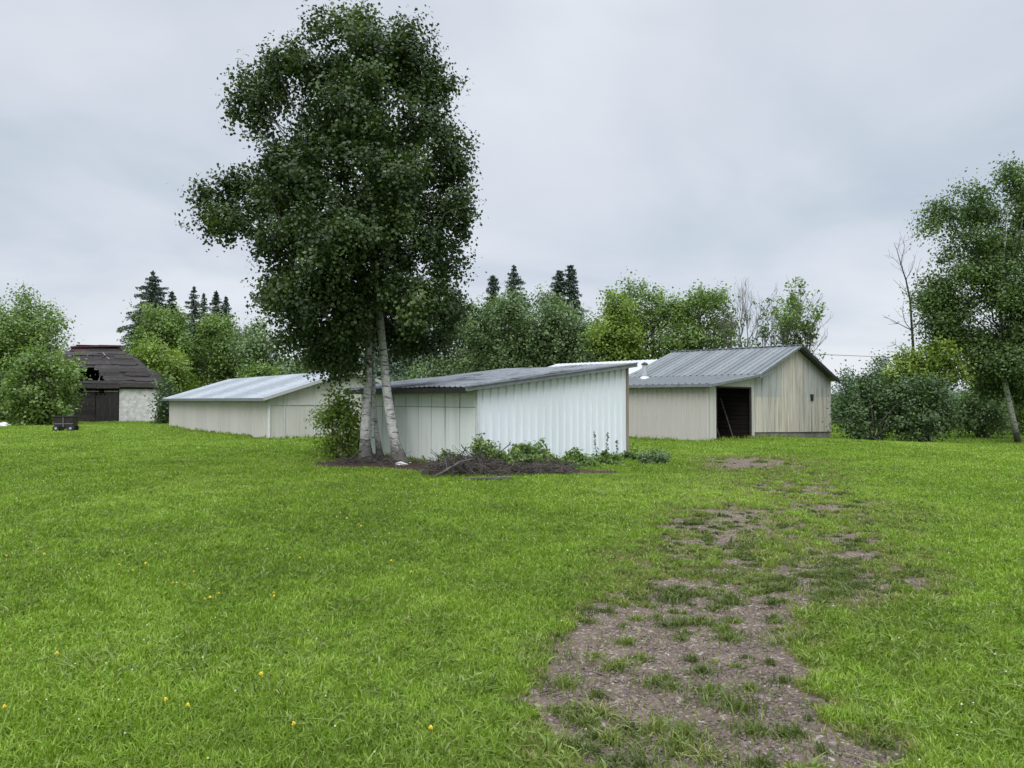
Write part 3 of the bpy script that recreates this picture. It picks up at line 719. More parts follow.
mb.build('gable_wall', M['cream_sheet'], ls)
mb = MB(); mb.beam(lp(.0, -.03, -.1), lp(.0, -.03, ZE2), .10, .04); mb.build('corner_trim', M['trim_pale'], ls)
mb = MB(); mb.beam(lp(.12, -.035, 1.42), lp(2.9, -.035, 1.42), .02, .03); mb.beam(lp(.62, -.035, 0), lp(.62, -.035, 1.9), .04, .02); mb.beam(lp(1.9, -.035, 0), lp(1.9, -.035, 2.2), .04, .02)
mb.build('batten', M['trim_pale'], ls)
sl2 = (ZR2 - ZE2) / (WW / 2)
def l2(t): return ZE2 + .06 + sl2 * (WW / 2 - abs(t - WW / 2))
mb = MB()
mb.ribbed(lp(-.35, LN + .3, l2(-.35)), lp(-.35, -.3, l2(-.35)), lp(WW / 2, -.3, l2(WW / 2)), lp(WW / 2, LN + .3, l2(WW / 2)), .3, .025, .7, rows=4, tintf=lambda u, v: .5 + .5 * math.sin(math.floor(u * 17) * 1.3 + 1))
mb.ribbed(lp(WW + .35, -.3, l2(WW + .35)), lp(WW + .35, LN + .3, l2(WW + .35)), lp(WW / 2, LN + .3, l2(WW / 2)), lp(WW / 2, -.3, l2(WW / 2)), .3, .025, .7)
r3 = mb.build('roof', M['roof_bright'], ls)
mb = MB(); mb.beam(lp(-.36, -.32, l2(-.35) - .05), lp(-.36, LN + .3, l2(-.35) - .05), .04, .12)
mb.build('fascia', M['roof_bright'], r3)
mb = MB(); mb.beam(lp(-.35, -.32, l2(-.35) - .04), lp(WW / 2, -.32, l2(WW / 2) - .04), .05, .13); mb.beam(lp(WW / 2 + .01, -.32, l2(WW / 2) - .04), lp(WW + .35, -.32, l2(WW + .35) - .04), .05, .13)
mb.build('barge_board', M['roof_white'], r3)

# ------------------------------------------------------------------ OLD WOODEN BARN far left
ob = empty('old_barn', (*op(4.8, 3.5, 0)[:2], 0.0), 'collapsing black weathered wooden barn with a broken roof and one limewashed wall', 'barn')
mb = MB(); z = 0.0; kq = 0
while z < 2.42:
    for a, c in ((2.72, 3.6), (4.25, 6.0), (6.0, 9.6)):
        mb.tint = random.uniform(0.1, 1); j = random.uniform(-.02, .02)
        mb.beam(op(a, j, z + .09), op(c - .01, j, z + .09), .12, .165)
    mb.tint = random.uniform(.1, 1); mb.beam(op(9.6, 0, z + .09), op(9.6, 7, z + .09), .12, .165)
    mb.beam(op(0, 7, z + .09), op(9.6, 7, z + .09), .12, .165)
    z += .178
mb.tint = .9; mb.beam(op(-.1, -.08, 2.48), op(9.7, -.08, 2.48), .12, .16)
mb.build('log_wall', M['old_wood'], ob)
mb = MB()
for k in range(5):
    mb.tint = random.uniform(.3, 1); mb.beam(op(3.62 + k * .13, -.05, 0), op(3.62 + k * .13, -.05, 2.0 + random.uniform(-.05, .05)), .12, .04, up=tuple(list(-OB) + [0]))
    mb.beam(op(2.80 + k * .16, -.07, 0), op(2.80 + k * .16, -.07, 2.15 + random.uniform(-.05, .05)), .145, .04, up=tuple(list(-OB) + [0]))
mb.build('door', M['old_wood_v'], ob)
mb = MB(); mb.tint = 1; mb.beam(op(2.75, -.12, 2.22), op(3.65, -.12, 2.22), .05, .10); mb.build('lintel', M['grey_wood'], ob)
mb = MB(); mb.beam(op(4.0, -.12, 2.22), op(5.0, -.12, 2.2), .05, .09)
mb.build('lintel', M['grey_wood'], ob)
mb = MB()
nq = 14
mb.hexa([op(-.02, -.10, -.2), op(2.68, -.10, -.2), op(2.68, .15, -.2), op(-.02, .15, -.2)], [op(-.02, -.06, 2.38), op(2.68, -.06, 2.42), op(2.68, .15, 2.42), op(-.02, .15, 2.38)])
mb.hexa([op(-.02, .15, -.2), op(.2, .15, -.2), op(.2, 6.95, -.2), op(-.02, 6.95, -.2)], [op(-.02, .15, 2.38), op(.2, .15, 2.4), op(.2, 6.95, 2.4), op(-.02, 6.95, 2.4)])
mb.build('limewashed_wall', M['limewash'], ob)
# hipped roof of boards with a broken hole in the front slope
ZW, ZG = 2.5, 5.62
BUL = 1.4
ovh = 0.35; rr_ = 0.58 * 3.5
rows = 18
mbR = MB(); mbS = MB(); mbD = MB()
sd_ = 3.5; qa, qb = 3.6, 6.2
for i in range(rows):
    v0 = i / rows; v1 = (i + 1) / rows + .012; vm_ = (v0 + v1) / 2
    z0 = ZW - .1 + (ZG - ZW + .1) * v0; z1 = ZW - .1 + (ZG - ZW + .1) * v1
    s0_ = -ovh + (sd_ + ovh) * v0 ** BUL; s1_ = -ovh + (sd_ + ovh) * v1 ** BUL
    z0 += .10 * math.sin(i * 1.1); z1 += .10 * math.sin((i + 1) * 1.1)
    ql = 0.1 + (qa - .1) * vm_ ** BUL; qr = 9.9 + (qb - 9.9) * vm_ ** BUL
    segs = [(ql + random.uniform(-.08, .08), qr)]
    hz = vm_
    if 0.14 < hz < 0.50:     # the hole: slanting edge
        h0 = 4.7 - (0.50 - hz) * 3.6 + random.uniform(-.1, .1); h1 = 6.6 + random.uniform(-.2, .2)
        segs = [(segs[0][0], h0), (h1, qr)]
    for a, c in segs:
        # break into board lengths
        p = a
        while p < c - .05:
            e_ = min(c, p + random.uniform(1.2, 2.6)); m_ = mbS if hz > 0.90 and p > 3.4 else mbR
            m_.tint = random.uniform(0.05, 1); lift = random.uniform(0, .13)
            tk = .03
            A = [op(p, s0_, z0 + lift), op(e_ - .015, s0_, z0 + lift + random.uniform(-.03, .03)), op(e_ - .015, s1_, z1 + lift), op(p, s1_, z1 + lift)]
            B = [(q_[0], q_[1], q_[2] + tk) for q_ in A]
            m_.hexa(A, B); p = e_
    # right hip and left hip, back slope
    for (cq, sg) in ((ql, 1), (qr, -1)):
        q0 = 0.1 + (qa - .1) * v0 ** BUL if sg > 0 else 9.9 + (qb - 9.9) * v0 ** BUL; q1 = 0.1 + (qa - .1) * v1 ** BUL if sg > 0 else 9.9 + (qb - 9.9) * v1 ** BUL
        sb0 = 7 + ovh - (3.5 + ovh) * v0 ** BUL; sb1 = 7 + ovh - (3.5 + ovh) * v1 ** BUL
        mbR.tint = random.uniform(.05, 1)
        A = [op(q0, s0_, z0), op(q0, sb0, z0), op(q1, sb1, z1), op(q1, s1_, z1)]
        B = [(q_[0], q_[1], q_[2] + .03) for q_ in A]; mbR.hexa(A, B)
    sb0 = 7 + ovh - (3.5 + ovh) * v0 ** BUL; sb1 = 7 + ovh - (3.5 + ovh) * v1 ** BUL
    A = [op(ql, sb0, z0), op(qr, sb0, z0), op(qr, sb1, z1), op(ql, sb1, z1)]
    mbR.hexa(A, [(q_[0], q_[1], q_[2] + .03) for q_ in A])
orf = mbR.build('roof', M['old_wood'], ob)
mbS.tint = .8; mbS.beam(op(3.2, 3.3, ZG + .10), op(6.6, 3.3, ZG - .05), .5, .10); mbS.build('shingles', M['red_shingle'], orf)
for A_, B_, w_, h_ in ((op(4.2, .3, ZW), op(4.2, 3.2, ZG - .5), .08, .10), (op(5.6, .3, ZW), op(5.6, 3.2, ZG - .5), .08, .10), (op(.12, -.36, ZW - .02), op(.4, -.12, 3.2), .10, .08),
                       (op(3.3, 2.0, 4.55), op(4.4, 2.3, 4.9), .12, .05), (op(3.9, 2.1, 5.0), op(4.9, 1.8, 4.4), .10, .05), (op(3.7, 1.8, 4.6), op(4.3, 2.4, 5.15), .10, .05)):
    mb = MB(); mb.tint = .7; mb.beam(A_, B_, w_, h_); mb.build('rafter', M['grey_wood'], orf)

# ------------------------------------------------------------------ foliage
def leaves(C, size, tint, name, mat, parent, seed, aspect=0.72, upb=0.5, origin=None, D=None):
    g = np.random.default_rng(seed); n = len(C)
    nrm = g.normal(0, 1, (n, 3)); nrm[:, 2] = np.abs(nrm[:, 2]) + upb
    if D is not None: nrm = g.normal(0, .55, (n, 3)) + D * 0.9 + np.array((0, 0, .45))
    nrm /= np.linalg.norm(nrm, axis=1)[:, None]
    u = np.cross(nrm, g.normal(0, 1, (n, 3))); u /= np.linalg.norm(u, axis=1)[:, None]; v = np.cross(nrm, u)
    L = (size * g.uniform(0.65, 1.3, n))[:, None] / 2; W = L * aspect
    V = np.stack([C - u * L, C + v * W - u * L * .15, C + u * L, C - v * W - u * L * .15], 1).reshape(-1, 3)
    return raw_mesh(name, V, np.arange(n * 4), np.full(n, 4), mat, parent, origin, {'tint': np.repeat(np.clip(tint, 0, 1), 4)})

def crown_points(lobes, nleaf, tw_r, per, g, shell=2.4, zmin=None):
    """lobes (n,6): centre, radii. Twigs spread through each lobe, leaves round every twig."""
    lobes = np.array(lobes, float); sub = []
    for l in lobes:
        sub.append([*l[:3], *(l[3:6] * .72)])
        for _ in range(9):
            d = g.normal(0, 1, 3); d[2] = d[2] * .8 + .15; d /= np.linalg.norm(d); k = g.uniform(.28, .46)
            sub.append([*(l[:3] + d * l[3:6] * (1 - k * .75)), *(l[3:6] * k)])
    lobes = np.array(sub)
    wts = (lobes[:, 3] * lobes[:, 5] * lobes[:, 4]) ** 0.72; wts /= wts.sum()
    nt_ = max(8, nleaf // per)
    li = g.choice(len(lobes), nt_, p=wts)
    d = g.normal(0, 1, (nt_, 3)); d /= np.linalg.norm(d, axis=1)[:, None]
    rr = g.uniform(0, 1, nt_) ** (1 / shell)
    rr *= 1 + 0.17 * np.clip(g.normal(0, 1, nt_), -2, 1.8) * (rr > .7)
    T = lobes[li, :3] + d * rr[:, None] * lobes[li, 3:6]
    tt = g.normal(0, 0.10, nt_) + 0.18 * g.normal(0, 1, len(lobes))[li]
    rep = np.repeat(np.arange(nt_), per); n = len(rep)
    # elongated spray pointing outward
    k = g.uniform(-1, 1, n)[:, None]
    P = T[rep] + d[rep] * k * tw_r * 1.3 + g.normal(0, 0.42, (n, 3)) * tw_r
    P[:, 2] -= np.abs(k[:, 0]) * tw_r * 0.35
    t = 0.45 + tt[rep] + g.normal(0, 0.10, n)
    D = d[rep]
    if zmin is not None:
        ok = P[:, 2] > zmin; P = P[ok]; t = t[ok]; D = D[ok]
    crown_points.D = D
    return P, t, T

def limb(mb, a, b, r0, r1, g, n=6, sides=6, sag=0.12):
    a = np.array(a, float); b = np.array(b, float); L = np.linalg.norm(b - a); pts = []; rad = []
    off = g.normal(0, 1, 3) * L * 0.06
    for i in range(n + 1):
        t = i / n
        p = a * (1 - t) + b * t + off * math.sin(math.pi * t); p[2] += -L * sag * math.sin(math.pi * t) * (1 - t)
        p += g.normal(0, 1, 3) * L * 0.012 * (0 < i < n)
        pts.append(p); rad.append(r0 * (1 - t) + r1 * t)
    mb.tube(pts, rad, sides)
    return pts

EXTRA = 1
def auto_lobes(px0, px1, pt_, pb, Y, g, n=16, round_=1.0):
    c = pt((px0 + px1) / 2, (pt_ + pb) / 2, Y); hw = (px1 - px0) / 2 / F * Y; hh = (pb - pt_) / 2 / F * Y
    out = []
    for i in range(n):
        t = (i + 0.5) / n * 2 - 1                                  # -1 bottom .. 1 top
        wv = (1 - abs(t) ** 2.6 * (0.9 if t > 0 else 0.4)) ** 0.5
        a = g.uniform(0, 2 * np.pi); r_ = math.sqrt(g.uniform(0.1, 1)) * 0.70 * hw * wv
        lr_ = (g.uniform(0.26, 0.44)) * min(hw, hh * 1.3) * (0.75 + .25 * wv)
        out.append((c[0] + r_ * math.cos(a), Y + r_ * math.sin(a) * 0.9, c[2] + t * (hh - lr_ * .7), lr_ * 1.15, lr_ * 1.15, lr_ * .85))
    out.append((c[0], Y, c[2], hw * .72, hw * .62, hh * .82))
    return out

DENS = 2.0
def tree(name, label, px0, px1, ptop, pbot, Y, mat, seed, base_px=None, bark='bark_grey', trunk_r=None, lobes=None, nlobe=16, dens=1.0, leafpx=3.0, cat='tree', group=None, tw=None, shrub=False, shell=2.4, limbs=10, trunk_pts=None, limb_bark=None, flo=.15, lobe_k=1.0):
    g = np.random.default_rng(seed)
    if base_px is None: base_px = (px0 + px1) / 2
    bx = (base_px - 512) / F * Y; z0 = gzf(bx, Y)
    root = empty(name, (bx, Y, z0), label, cat, group)
    if lobes is None: lb = auto_lobes(px0, px1, ptop, pbot, Y, g, nlobe)
    else:
        lb = []
        for (cx, cy, rx, ry, dy) in lobes:
            c = pt(cx, cy, Y); k_ = lobe_k if cy < 310 else 1.0; rx *= k_; ry *= k_; lb.append((c[0], Y + dy, c[2], rx / F * Y, (rx + ry) / 2 / F * Y, ry / F * Y))
    area = (px1 - px0) * (pbot - ptop) * 0.78
    nleaf = int(area * 1.35 * DENS * dens * (3.0 / leafpx) ** 2)
    ls_ = leafpx * 0.9 / F * Y
    twr = tw or 8.0 / F * Y
    P, t, T = crown_points(lb, nleaf, twr, 22, g, shell, zmin=z0 + 0.03)
    H = max(l[2] + l[5] for l in lb) - z0
    mb = MB(); mbl = MB() if limb_bark else mb
    tr_ = trunk_r or max(0.05, H * 0.018)
    if not shrub:
        cc = np.mean([l[:3] for l in lb], axis=0)
        tp = [(bx, Y, z0 - .1), (bx + (cc[0] - bx) * .2, Y, z0 + H * .22), (bx + (cc[0] - bx) * .6, Y, z0 + H * .5), (cc[0], Y, z0 + H * .85)]
        if trunk_pts: tp = trunk_pts
        mb.tube(tp, [tr_ * 1.25, tr_, tr_ * .7, tr_ * .15][:len(tp)], 8)
        order = g.permutation(len(T))[:limbs * 3]
        for kk, i in enumerate(order):
            q = T[i]; f = np.clip((q[2] - z0) / H * 0.75, flo, .8)
            seg = f / 0.85 * 3; i0 = min(2, int(seg)); ff = seg - i0
            a = np.array(tp[i0]) * (1 - ff) + np.array(tp[i0 + 1]) * ff
            limb(mbl, a, q, tr_ * (.42 if kk < limbs else .2), tr_ * .06, g, 5, 5)
    else:
        order = g.permutation(len(T))[:limbs * 2]
        for i in order:
            q = T[i]; a = np.array((bx + g.normal(0, .15), Y + g.normal(0, .15), z0 - .05)); limb(mb, a, q, tr_ * .5, tr_ * .12, g, 5, 5, sag=-.1)
    if limb_bark: mbl.build('limbs', M[limb_bark], root, smooth=True)
    mb.build('trunk' if not shrub else 'stems', M[bark], root, smooth=True)
    leaves(P, ls_, t, 'crown' if not shrub else 'foliage', M[mat], root, seed + 1, D=crown_points.D)
    return root

# -- the big poplar
YB = 19.3
g = np.random.default_rng(101)
bx, by = -2.95, YB
big = empty('poplar_tree', (bx, by, gzf(bx, by)), 'tall dark green poplar with white forked trunks in front of the white shed', 'tree')
def bpt(px, py, dy=0.0): p = pt(px, py, YB + dy); return p
stems = [
    ([(366, 458, .1), (365, 440, .1), (366, 415, .08), (368, 385, .05), (369, 350, 0), (367, 310, 0), (360, 260, -.1), (350, 200, -.2), (335, 140, -.3), (325, 90, -.3)], [.27, .205, .18, .165, .15, .135, .12, .10, .06, .03]),
    ([(401, 461, -.35), (396, 447, -.3), (392, 425, -.2), (387, 395, -.1), (384, 360, 0), (381, 330, 0), (377, 290, 0), (374, 240, 0), (373, 190, 0), (372, 130, 0), (371, 70, 0), (370, 30, 0)], [.30, .225, .20, .185, .17, .155, .145, .125, .10, .075, .045, .02]),
    ([(381, 457, .75), (376, 430, .65), (374, 400, .6), (373, 360, .6), (376, 310, .5), (385, 260, .5), (398, 200, .5), (410, 140, .4), (415, 90, .4)], [.15, .10, .085, .075, .07, .06, .05, .04, .03])]
SP3 = []
for k, (ps, rd) in enumerate(stems):
    mb = MB(); pts = [bpt(*p) for p in ps]; pts[0][2] = gzf(pts[0][0], pts[0][1]) - .1
    # root flare
    # resample smoothly
    P_ = np.array(pts); t_ = np.arange(len(P_)); tt = np.linspace(0, len(P_) - 1, len(P_) * 4)
    Q = np.stack([np.interp(tt, t_, P_[:, i]) for i in range(3)], 1)
    for _ in range(2): Q[1:-1] = (Q[:-2] + 2 * Q[1:-1] + Q[2:]) / 4
    rq = np.interp(tt, t_, rd) * (1 + 0.04 * g.normal(0, 1, len(tt)))
    rq[:2] *= 1.18
    rq = rq * (0.62 + 0.15 * np.exp(-np.linspace(0, 12, len(rq)))); mb.tube(list(Q), list(rq), 14)
    SP3.append((Q, rq))
    # stubs
    mb.build('trunk', M['poplar_bark'], big, smooth=True)
BL = [  # px, py, rx, ry, depth offset
    (362, 26, 26, 20, 0), (392, 38, 28, 26, .3), (328, 34, 20, 20, -.3), (372, 8, 10, 8, 0), (412, 28, 12, 12, 0), (318, 80, 26, 26, .2), (340, 100, 30, 26, .6), (372, 60, 24, 26, -.8), (375, 100, 26, 28, -1.0), (374, 150, 26, 30, -1.3), (240, 180, 22, 14, .2), (300, 165, 22, 18, -.4), (362, 75, 50, 36, .4), (412, 70, 30, 36, -.2), (432, 82, 22, 26, .4), (268, 78, 30, 28, .2), (300, 72, 26, 26, -.6), (262, 112, 34, 24, -.4), (312, 118, 34, 20, .8),
    (345, 140, 44, 40, -1.0), (380, 130, 45, 44, 1.2), (425, 130, 34, 38, -.3), (285, 150, 36, 26, .6), (455, 150, 18, 22, .2), (440, 172, 34, 30, .6), (220, 195, 26, 20, .1), (238, 222, 40, 22, -.2), (275, 198, 42, 30, .5), (320, 190, 48, 36, -1.3),
    (372, 195, 52, 42, 1.5), (395, 200, 42, 40, -1.4), (440, 215, 36, 32, .2), (462, 207, 16, 13, -.3), (300, 242, 42, 32, -.6), (345, 255, 48, 40, -1.6), (400, 258, 46, 42, -1.1), (440, 262, 26, 36, .6), (285, 290, 34, 34, .2), (320, 308, 46, 34, -1.2),
    (365, 300, 50, 38, 1.3), (350, 290, 40, 32, -1.2), (405, 305, 42, 34, -.9), (440, 305, 27, 36, .2), (300, 335, 34, 24, .5), (338, 345, 34, 24, .2), (420, 335, 30, 18, 1.1), (395, 326, 30, 22, 1.2), (345, 365, 24, 12, -.4), (310, 356, 15, 16, -.2), (334, 362, 30, 10, .4), (358, 335, 22, 20, -1.0), (368, 318, 20, 18, -1.2), (400, 345, 14, 8, .6)]
lb = []
for (cx, cy, rx, ry, dy) in BL:
    c = pt(cx, cy, YB); r1 = rx / F * YB; r2_ = ry / F * YB
    lb.append((c[0], YB + dy * 1.1, c[2], r1 * .98, (r1 + r2_) / 2 * 1.1, r2_ * .98))
P, t, T = crown_points(lb, 150000, 0.27, 30, g, 2.1)
# thin the view past the bare white trunk
px, py = topx(P[:, 0], P[:, 1], P[:, 2])
ok = ~((np.abs(px - 385) < 11) & (py > 312) & (P[:, 1] < YB + .3)); P, t = P[ok], t[ok]; crown_points.D = crown_points.D[ok]
leaves(P, 0.088, t, 'crown', M['leaf_aspen'], big, 102, 0.9, D=crown_points.D)
mb = MB()
for i in g.permutation(len(T))[:150]:
    q = T[i]; Q, rq = SP3[int(g.integers(0, 3))]
    zt = max(4.1, q[2] - abs(q[0] - Q[0][0]) * .7 - g.uniform(.3, 1.2)); j = int(np.argmin(abs(Q[:, 2] - zt)))
    limb(mb, Q[j], q, min(rq[j] * .5, .07), .008, g, 6, 5, sag=.08)
mb.build('limbs', M['bark_grey'], big, smooth=True)

# -- trees round the yard (px extents, depth)
GR = 'trees behind the sheds'
tree('broadleaf_tree', 'large mid green tree at the left edge, rising behind the old wooden barn', -60, 92, 289, 425, 62, 'leaf_mid', 201, base_px=15, nlobe=22, group=GR)
tree('young_tree', 'bushy light green tree partly hiding the left side of the old barn', 4, 90, 338, 428, 47.5, 'leaf_mid', 205, nlobe=16, leafpx=3.4, group=GR,
     lobes=[(30, 360, 22, 18, 0), (50, 368, 22, 20, .5), (26, 392, 24, 24, -.4), (48, 400, 23, 20, .2), (70, 378, 11, 14, 0), (18, 410, 18, 16, 0), (38, 416, 24, 12, -.3), (58, 410, 12, 12, .2)])
tree('broadleaf_tree', 'rounded grey green tree between the old barn and the tall spruce', 122, 205, 303, 420, 72, 'leaf_mid', 211, nlobe=18, group=GR)
tree('broadleaf_tree', 'bright yellow green tree directly right of the old barn roof', 124, 200, 334, 424, 64, 'leaf_bright', 215, nlobe=16, group=GR, leafpx=3.3)
tree('broadleaf_tree', 'leafy tree under the three small spruces, above the long beige shed', 190, 262, 308, 415, 74, 'leaf_mid', 221, nlobe=16, group=GR)
tree('broadleaf_tree', 'broad dull green tree above the middle of the long beige shed roof', 222, 300, 318, 415, 68, 'leaf_dark', 225, nlobe=16, group=GR)
tree('shrub', 'low bright green bush just above the long beige shed ridge', 240, 286, 362, 412, 62, 'leaf_mid', 227, nlobe=8, group=GR)
tree('broadleaf_tree', 'dark tree half hidden behind the left side of the poplar crown', 285, 360, 325, 415, 76, 'leaf_dark', 231, nlobe=16, group=GR)
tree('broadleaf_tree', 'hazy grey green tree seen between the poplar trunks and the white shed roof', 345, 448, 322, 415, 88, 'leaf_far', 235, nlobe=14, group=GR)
tree('broadleaf_tree', 'dark green tree just right of the poplar crown above the white shed', 408, 515, 300, 412, 66, 'leaf_dark', 241, nlobe=18, group=GR)
tree('broadleaf_tree', 'dark green round tree below the pointed middle spruce', 452, 568, 290, 412, 62, 'leaf_dark', 245, nlobe=20, group=GR)
tree('broadleaf_tree', 'dark green tree below the blunt double spruce', 512, 616, 291, 412, 64, 'leaf_dark', 251, nlobe=18, group=GR)
tree('shrub', 'dusky brownish green bush above the right end of the white shed roof', 572, 608, 330, 400, 60, 'leaf_dark', 253, nlobe=9, group=GR)
tree('broadleaf_tree', 'bright yellow green tree in the middle of the tree row behind the sheds', 582, 652, 289, 408, 60, 'leaf_bright', 255, nlobe=15, group=GR, leafpx=3.2)
tree('broadleaf_tree', 'tall loose green tree with a wispy top above the flue pipe', 618, 690, 279, 408, 63, 'leaf_mid', 261, group=GR, base_px=655, dens=.85,
     lobes=[(632, 292, 12, 14, 0), (650, 296, 14, 13, .3), (662, 308, 22, 20, 0), (640, 322, 24, 24, .5), (678, 320, 20, 22, -.5), (655, 345, 34, 26, 0), (640, 370, 26, 20, 0), (675, 368, 24, 22, .4), (655, 385, 30, 20, 0), (629, 305, 9, 12, 0)])
tree('broadleaf_tree', 'rounded yellow green tree above the left end of the barn ridge', 672, 738, 286, 405, 61, 'leaf_mid', 265, nlobe=16, group=GR, dens=.9,
     lobes=[(695, 300, 20, 14, 0), (715, 305, 18, 16, .3), (728, 325, 13, 20, 0), (700, 330, 28, 26, .5), (680, 345, 20, 24, -.5), (715, 345, 18, 12, 0), (690, 372, 26, 20, 0), (672, 380, 22, 24, .4)])
# far belts of woodland
def belt(name, label, pxs, ptop, Y, mat, seed, hvar=14, base=401, leafpx=3.0):
    g = np.random.default_rng(seed); lb = []
    x0, x1 = pxs; p = x0
    while p < x1:
        wv = g.uniform(14, 34); tp = ptop + g.uniform(-hvar / 2, hvar / 2); c = pt(p, (tp + base) / 2, Y)
        hh = (base - tp) / 2 / F * Y; lb.append((c[0], Y + g.uniform(-5, 5), c[2] - .3, wv / F * Y, wv / F * Y, hh))
        lb.append((c[0] + g.uniform(-3, 3), Y + g.uniform(-5, 5), c[2] - hh * .5, wv / F * Y, wv / F * Y, hh * .8)); p += wv * .7
    P, t, T = crown_points(lb, int((x1 - x0) * (base - ptop) * 3.2), 8 / F * Y, 20, g, 2.2, zmin=-.3)
    o = leaves(P, leafpx / F * Y, t, name, M[mat], None, seed, origin=(0, Y, 0), D=crown_points.D); tag(o, label, 'woods', kind='stuff')
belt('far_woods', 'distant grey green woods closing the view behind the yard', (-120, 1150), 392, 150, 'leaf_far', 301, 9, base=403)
belt('undergrowth', 'shady undergrowth below the trees behind the sheds', (-60, 735), 372, 80, 'leaf_dark', 305, 24, base=415)

# -- spruces
def spruce(label, px, ptop, pw, pb, Y, seed, dens=1.0, blunt=0.0, group='spruces rising over the tree row'):
    g = np.random.default_rng(seed); top = pt(px, ptop, Y); x0 = top[0]; z0 = gzf(x0, Y); H = top[2] - z0
    root = empty('spruce_tree', (x0, Y, z0), label, 'tree', group)
    mb = MB(); mb.tube([(x0, Y, z0 - .1), (x0 + .05, Y, z0 + H * .5), (x0, Y, z0 + H)], [H * .018, H * .011, .02], 8)
    C = [np.stack([x0 + g.normal(0, .05, 30), Y + g.normal(0, .05, 30), z0 + H - g.uniform(0, .7, 30)], 1)]; tt = [np.full(30, .4)]
    zb_ = H * 0.18; z = H - .15; wmax = pw / 2 / F * Y; crownH = (pb - ptop) / F * Y
    while z > zb_:
        f = (H - z); rad = min(wmax * 1.5, wmax * 1.35 * (f / crownH) ** (0.85 - blunt * .45)) * g.uniform(.72, 1.15) + .04
        nb_ = max(5, int(6 + rad * 2)); a0 = g.uniform(0, 6.28)
        for k in range(nb_):
            a = a0 + 6.28 * k / nb_ + g.normal(0, .15); L = rad * g.uniform(.5, 1.3)
            z_ = z; z = z + g.normal(0, .16) * min(1, f * .5); tipz = z - L * .22 + (.25 * L if f < 3 else 0)
            mb.tube([(x0, Y, z), (x0 + math.cos(a) * L, Y + math.sin(a) * L, tipz)], [.03, .008], 4, cap=False)
            m_ = int(36 * dens * max(.5, L)); tq = g.uniform(0.12, 1, m_)
            C.append(np.stack([x0 + math.cos(a) * L * tq + g.normal(0, .07 + .10 * L * (1 - tq)), Y + math.sin(a) * L * tq + g.normal(0, .07 + .1 * L * (1 - tq)), z + (tipz - z) * tq - np.abs(g.normal(0, .16, m_))], 1)); tt.append(np.full(m_, .4 + g.normal(0, .15))); z = z_
        z -= 0.28 + 0.22 * g.uniform(0, 1)
    mb.build('trunk', M['bark_dark'], root)
    C = np.concatenate(C); tt = np.concatenate(tt) + g.normal(0, .12, len(C))
    leaves(C, 0.27, tt, 'crown', M['needle'], root, seed, 0.45, 0.2)
spruce('tallest spruce on the left, a broad dark cone above the old barn', 153, 271, 46, 335, 84, 401, 1.5)
spruce('smaller blunt spruce leaning on the right side of the tallest left spruce', 172, 291, 26, 330, 86, 402, 1.4)
spruce('slim pointed spruce, first of the small ones right of the tall left spruce', 194, 286, 20, 325, 92, 403, .8)
spruce('thin faint spruce between the two pointed small ones on the left', 204, 293, 14, 325, 96, 404, .7)
spruce('bushy small spruce, darkest of the ones above the beige shed', 216, 291, 18, 322, 92, 405, 1.2)
spruce('last small spruce to the right in the left spruce row', 226, 296, 16, 325, 94, 406, 1.0)
spruce('short blunt spruce nearest the poplar crown on its right', 493, 275, 18, 315, 88, 411, 1.6, .8)
spruce('pointed spruce in the middle with layered drooping branches', 514, 265, 26, 305, 88, 412, 1.3)
spruce('blunt dark spruce, left half of the double top', 559, 270, 17, 300, 88, 413, 1.8, 1)
spruce('blunt dark spruce, right half of the double top', 571, 266, 17, 300, 88.8, 414, 1.8, 1)

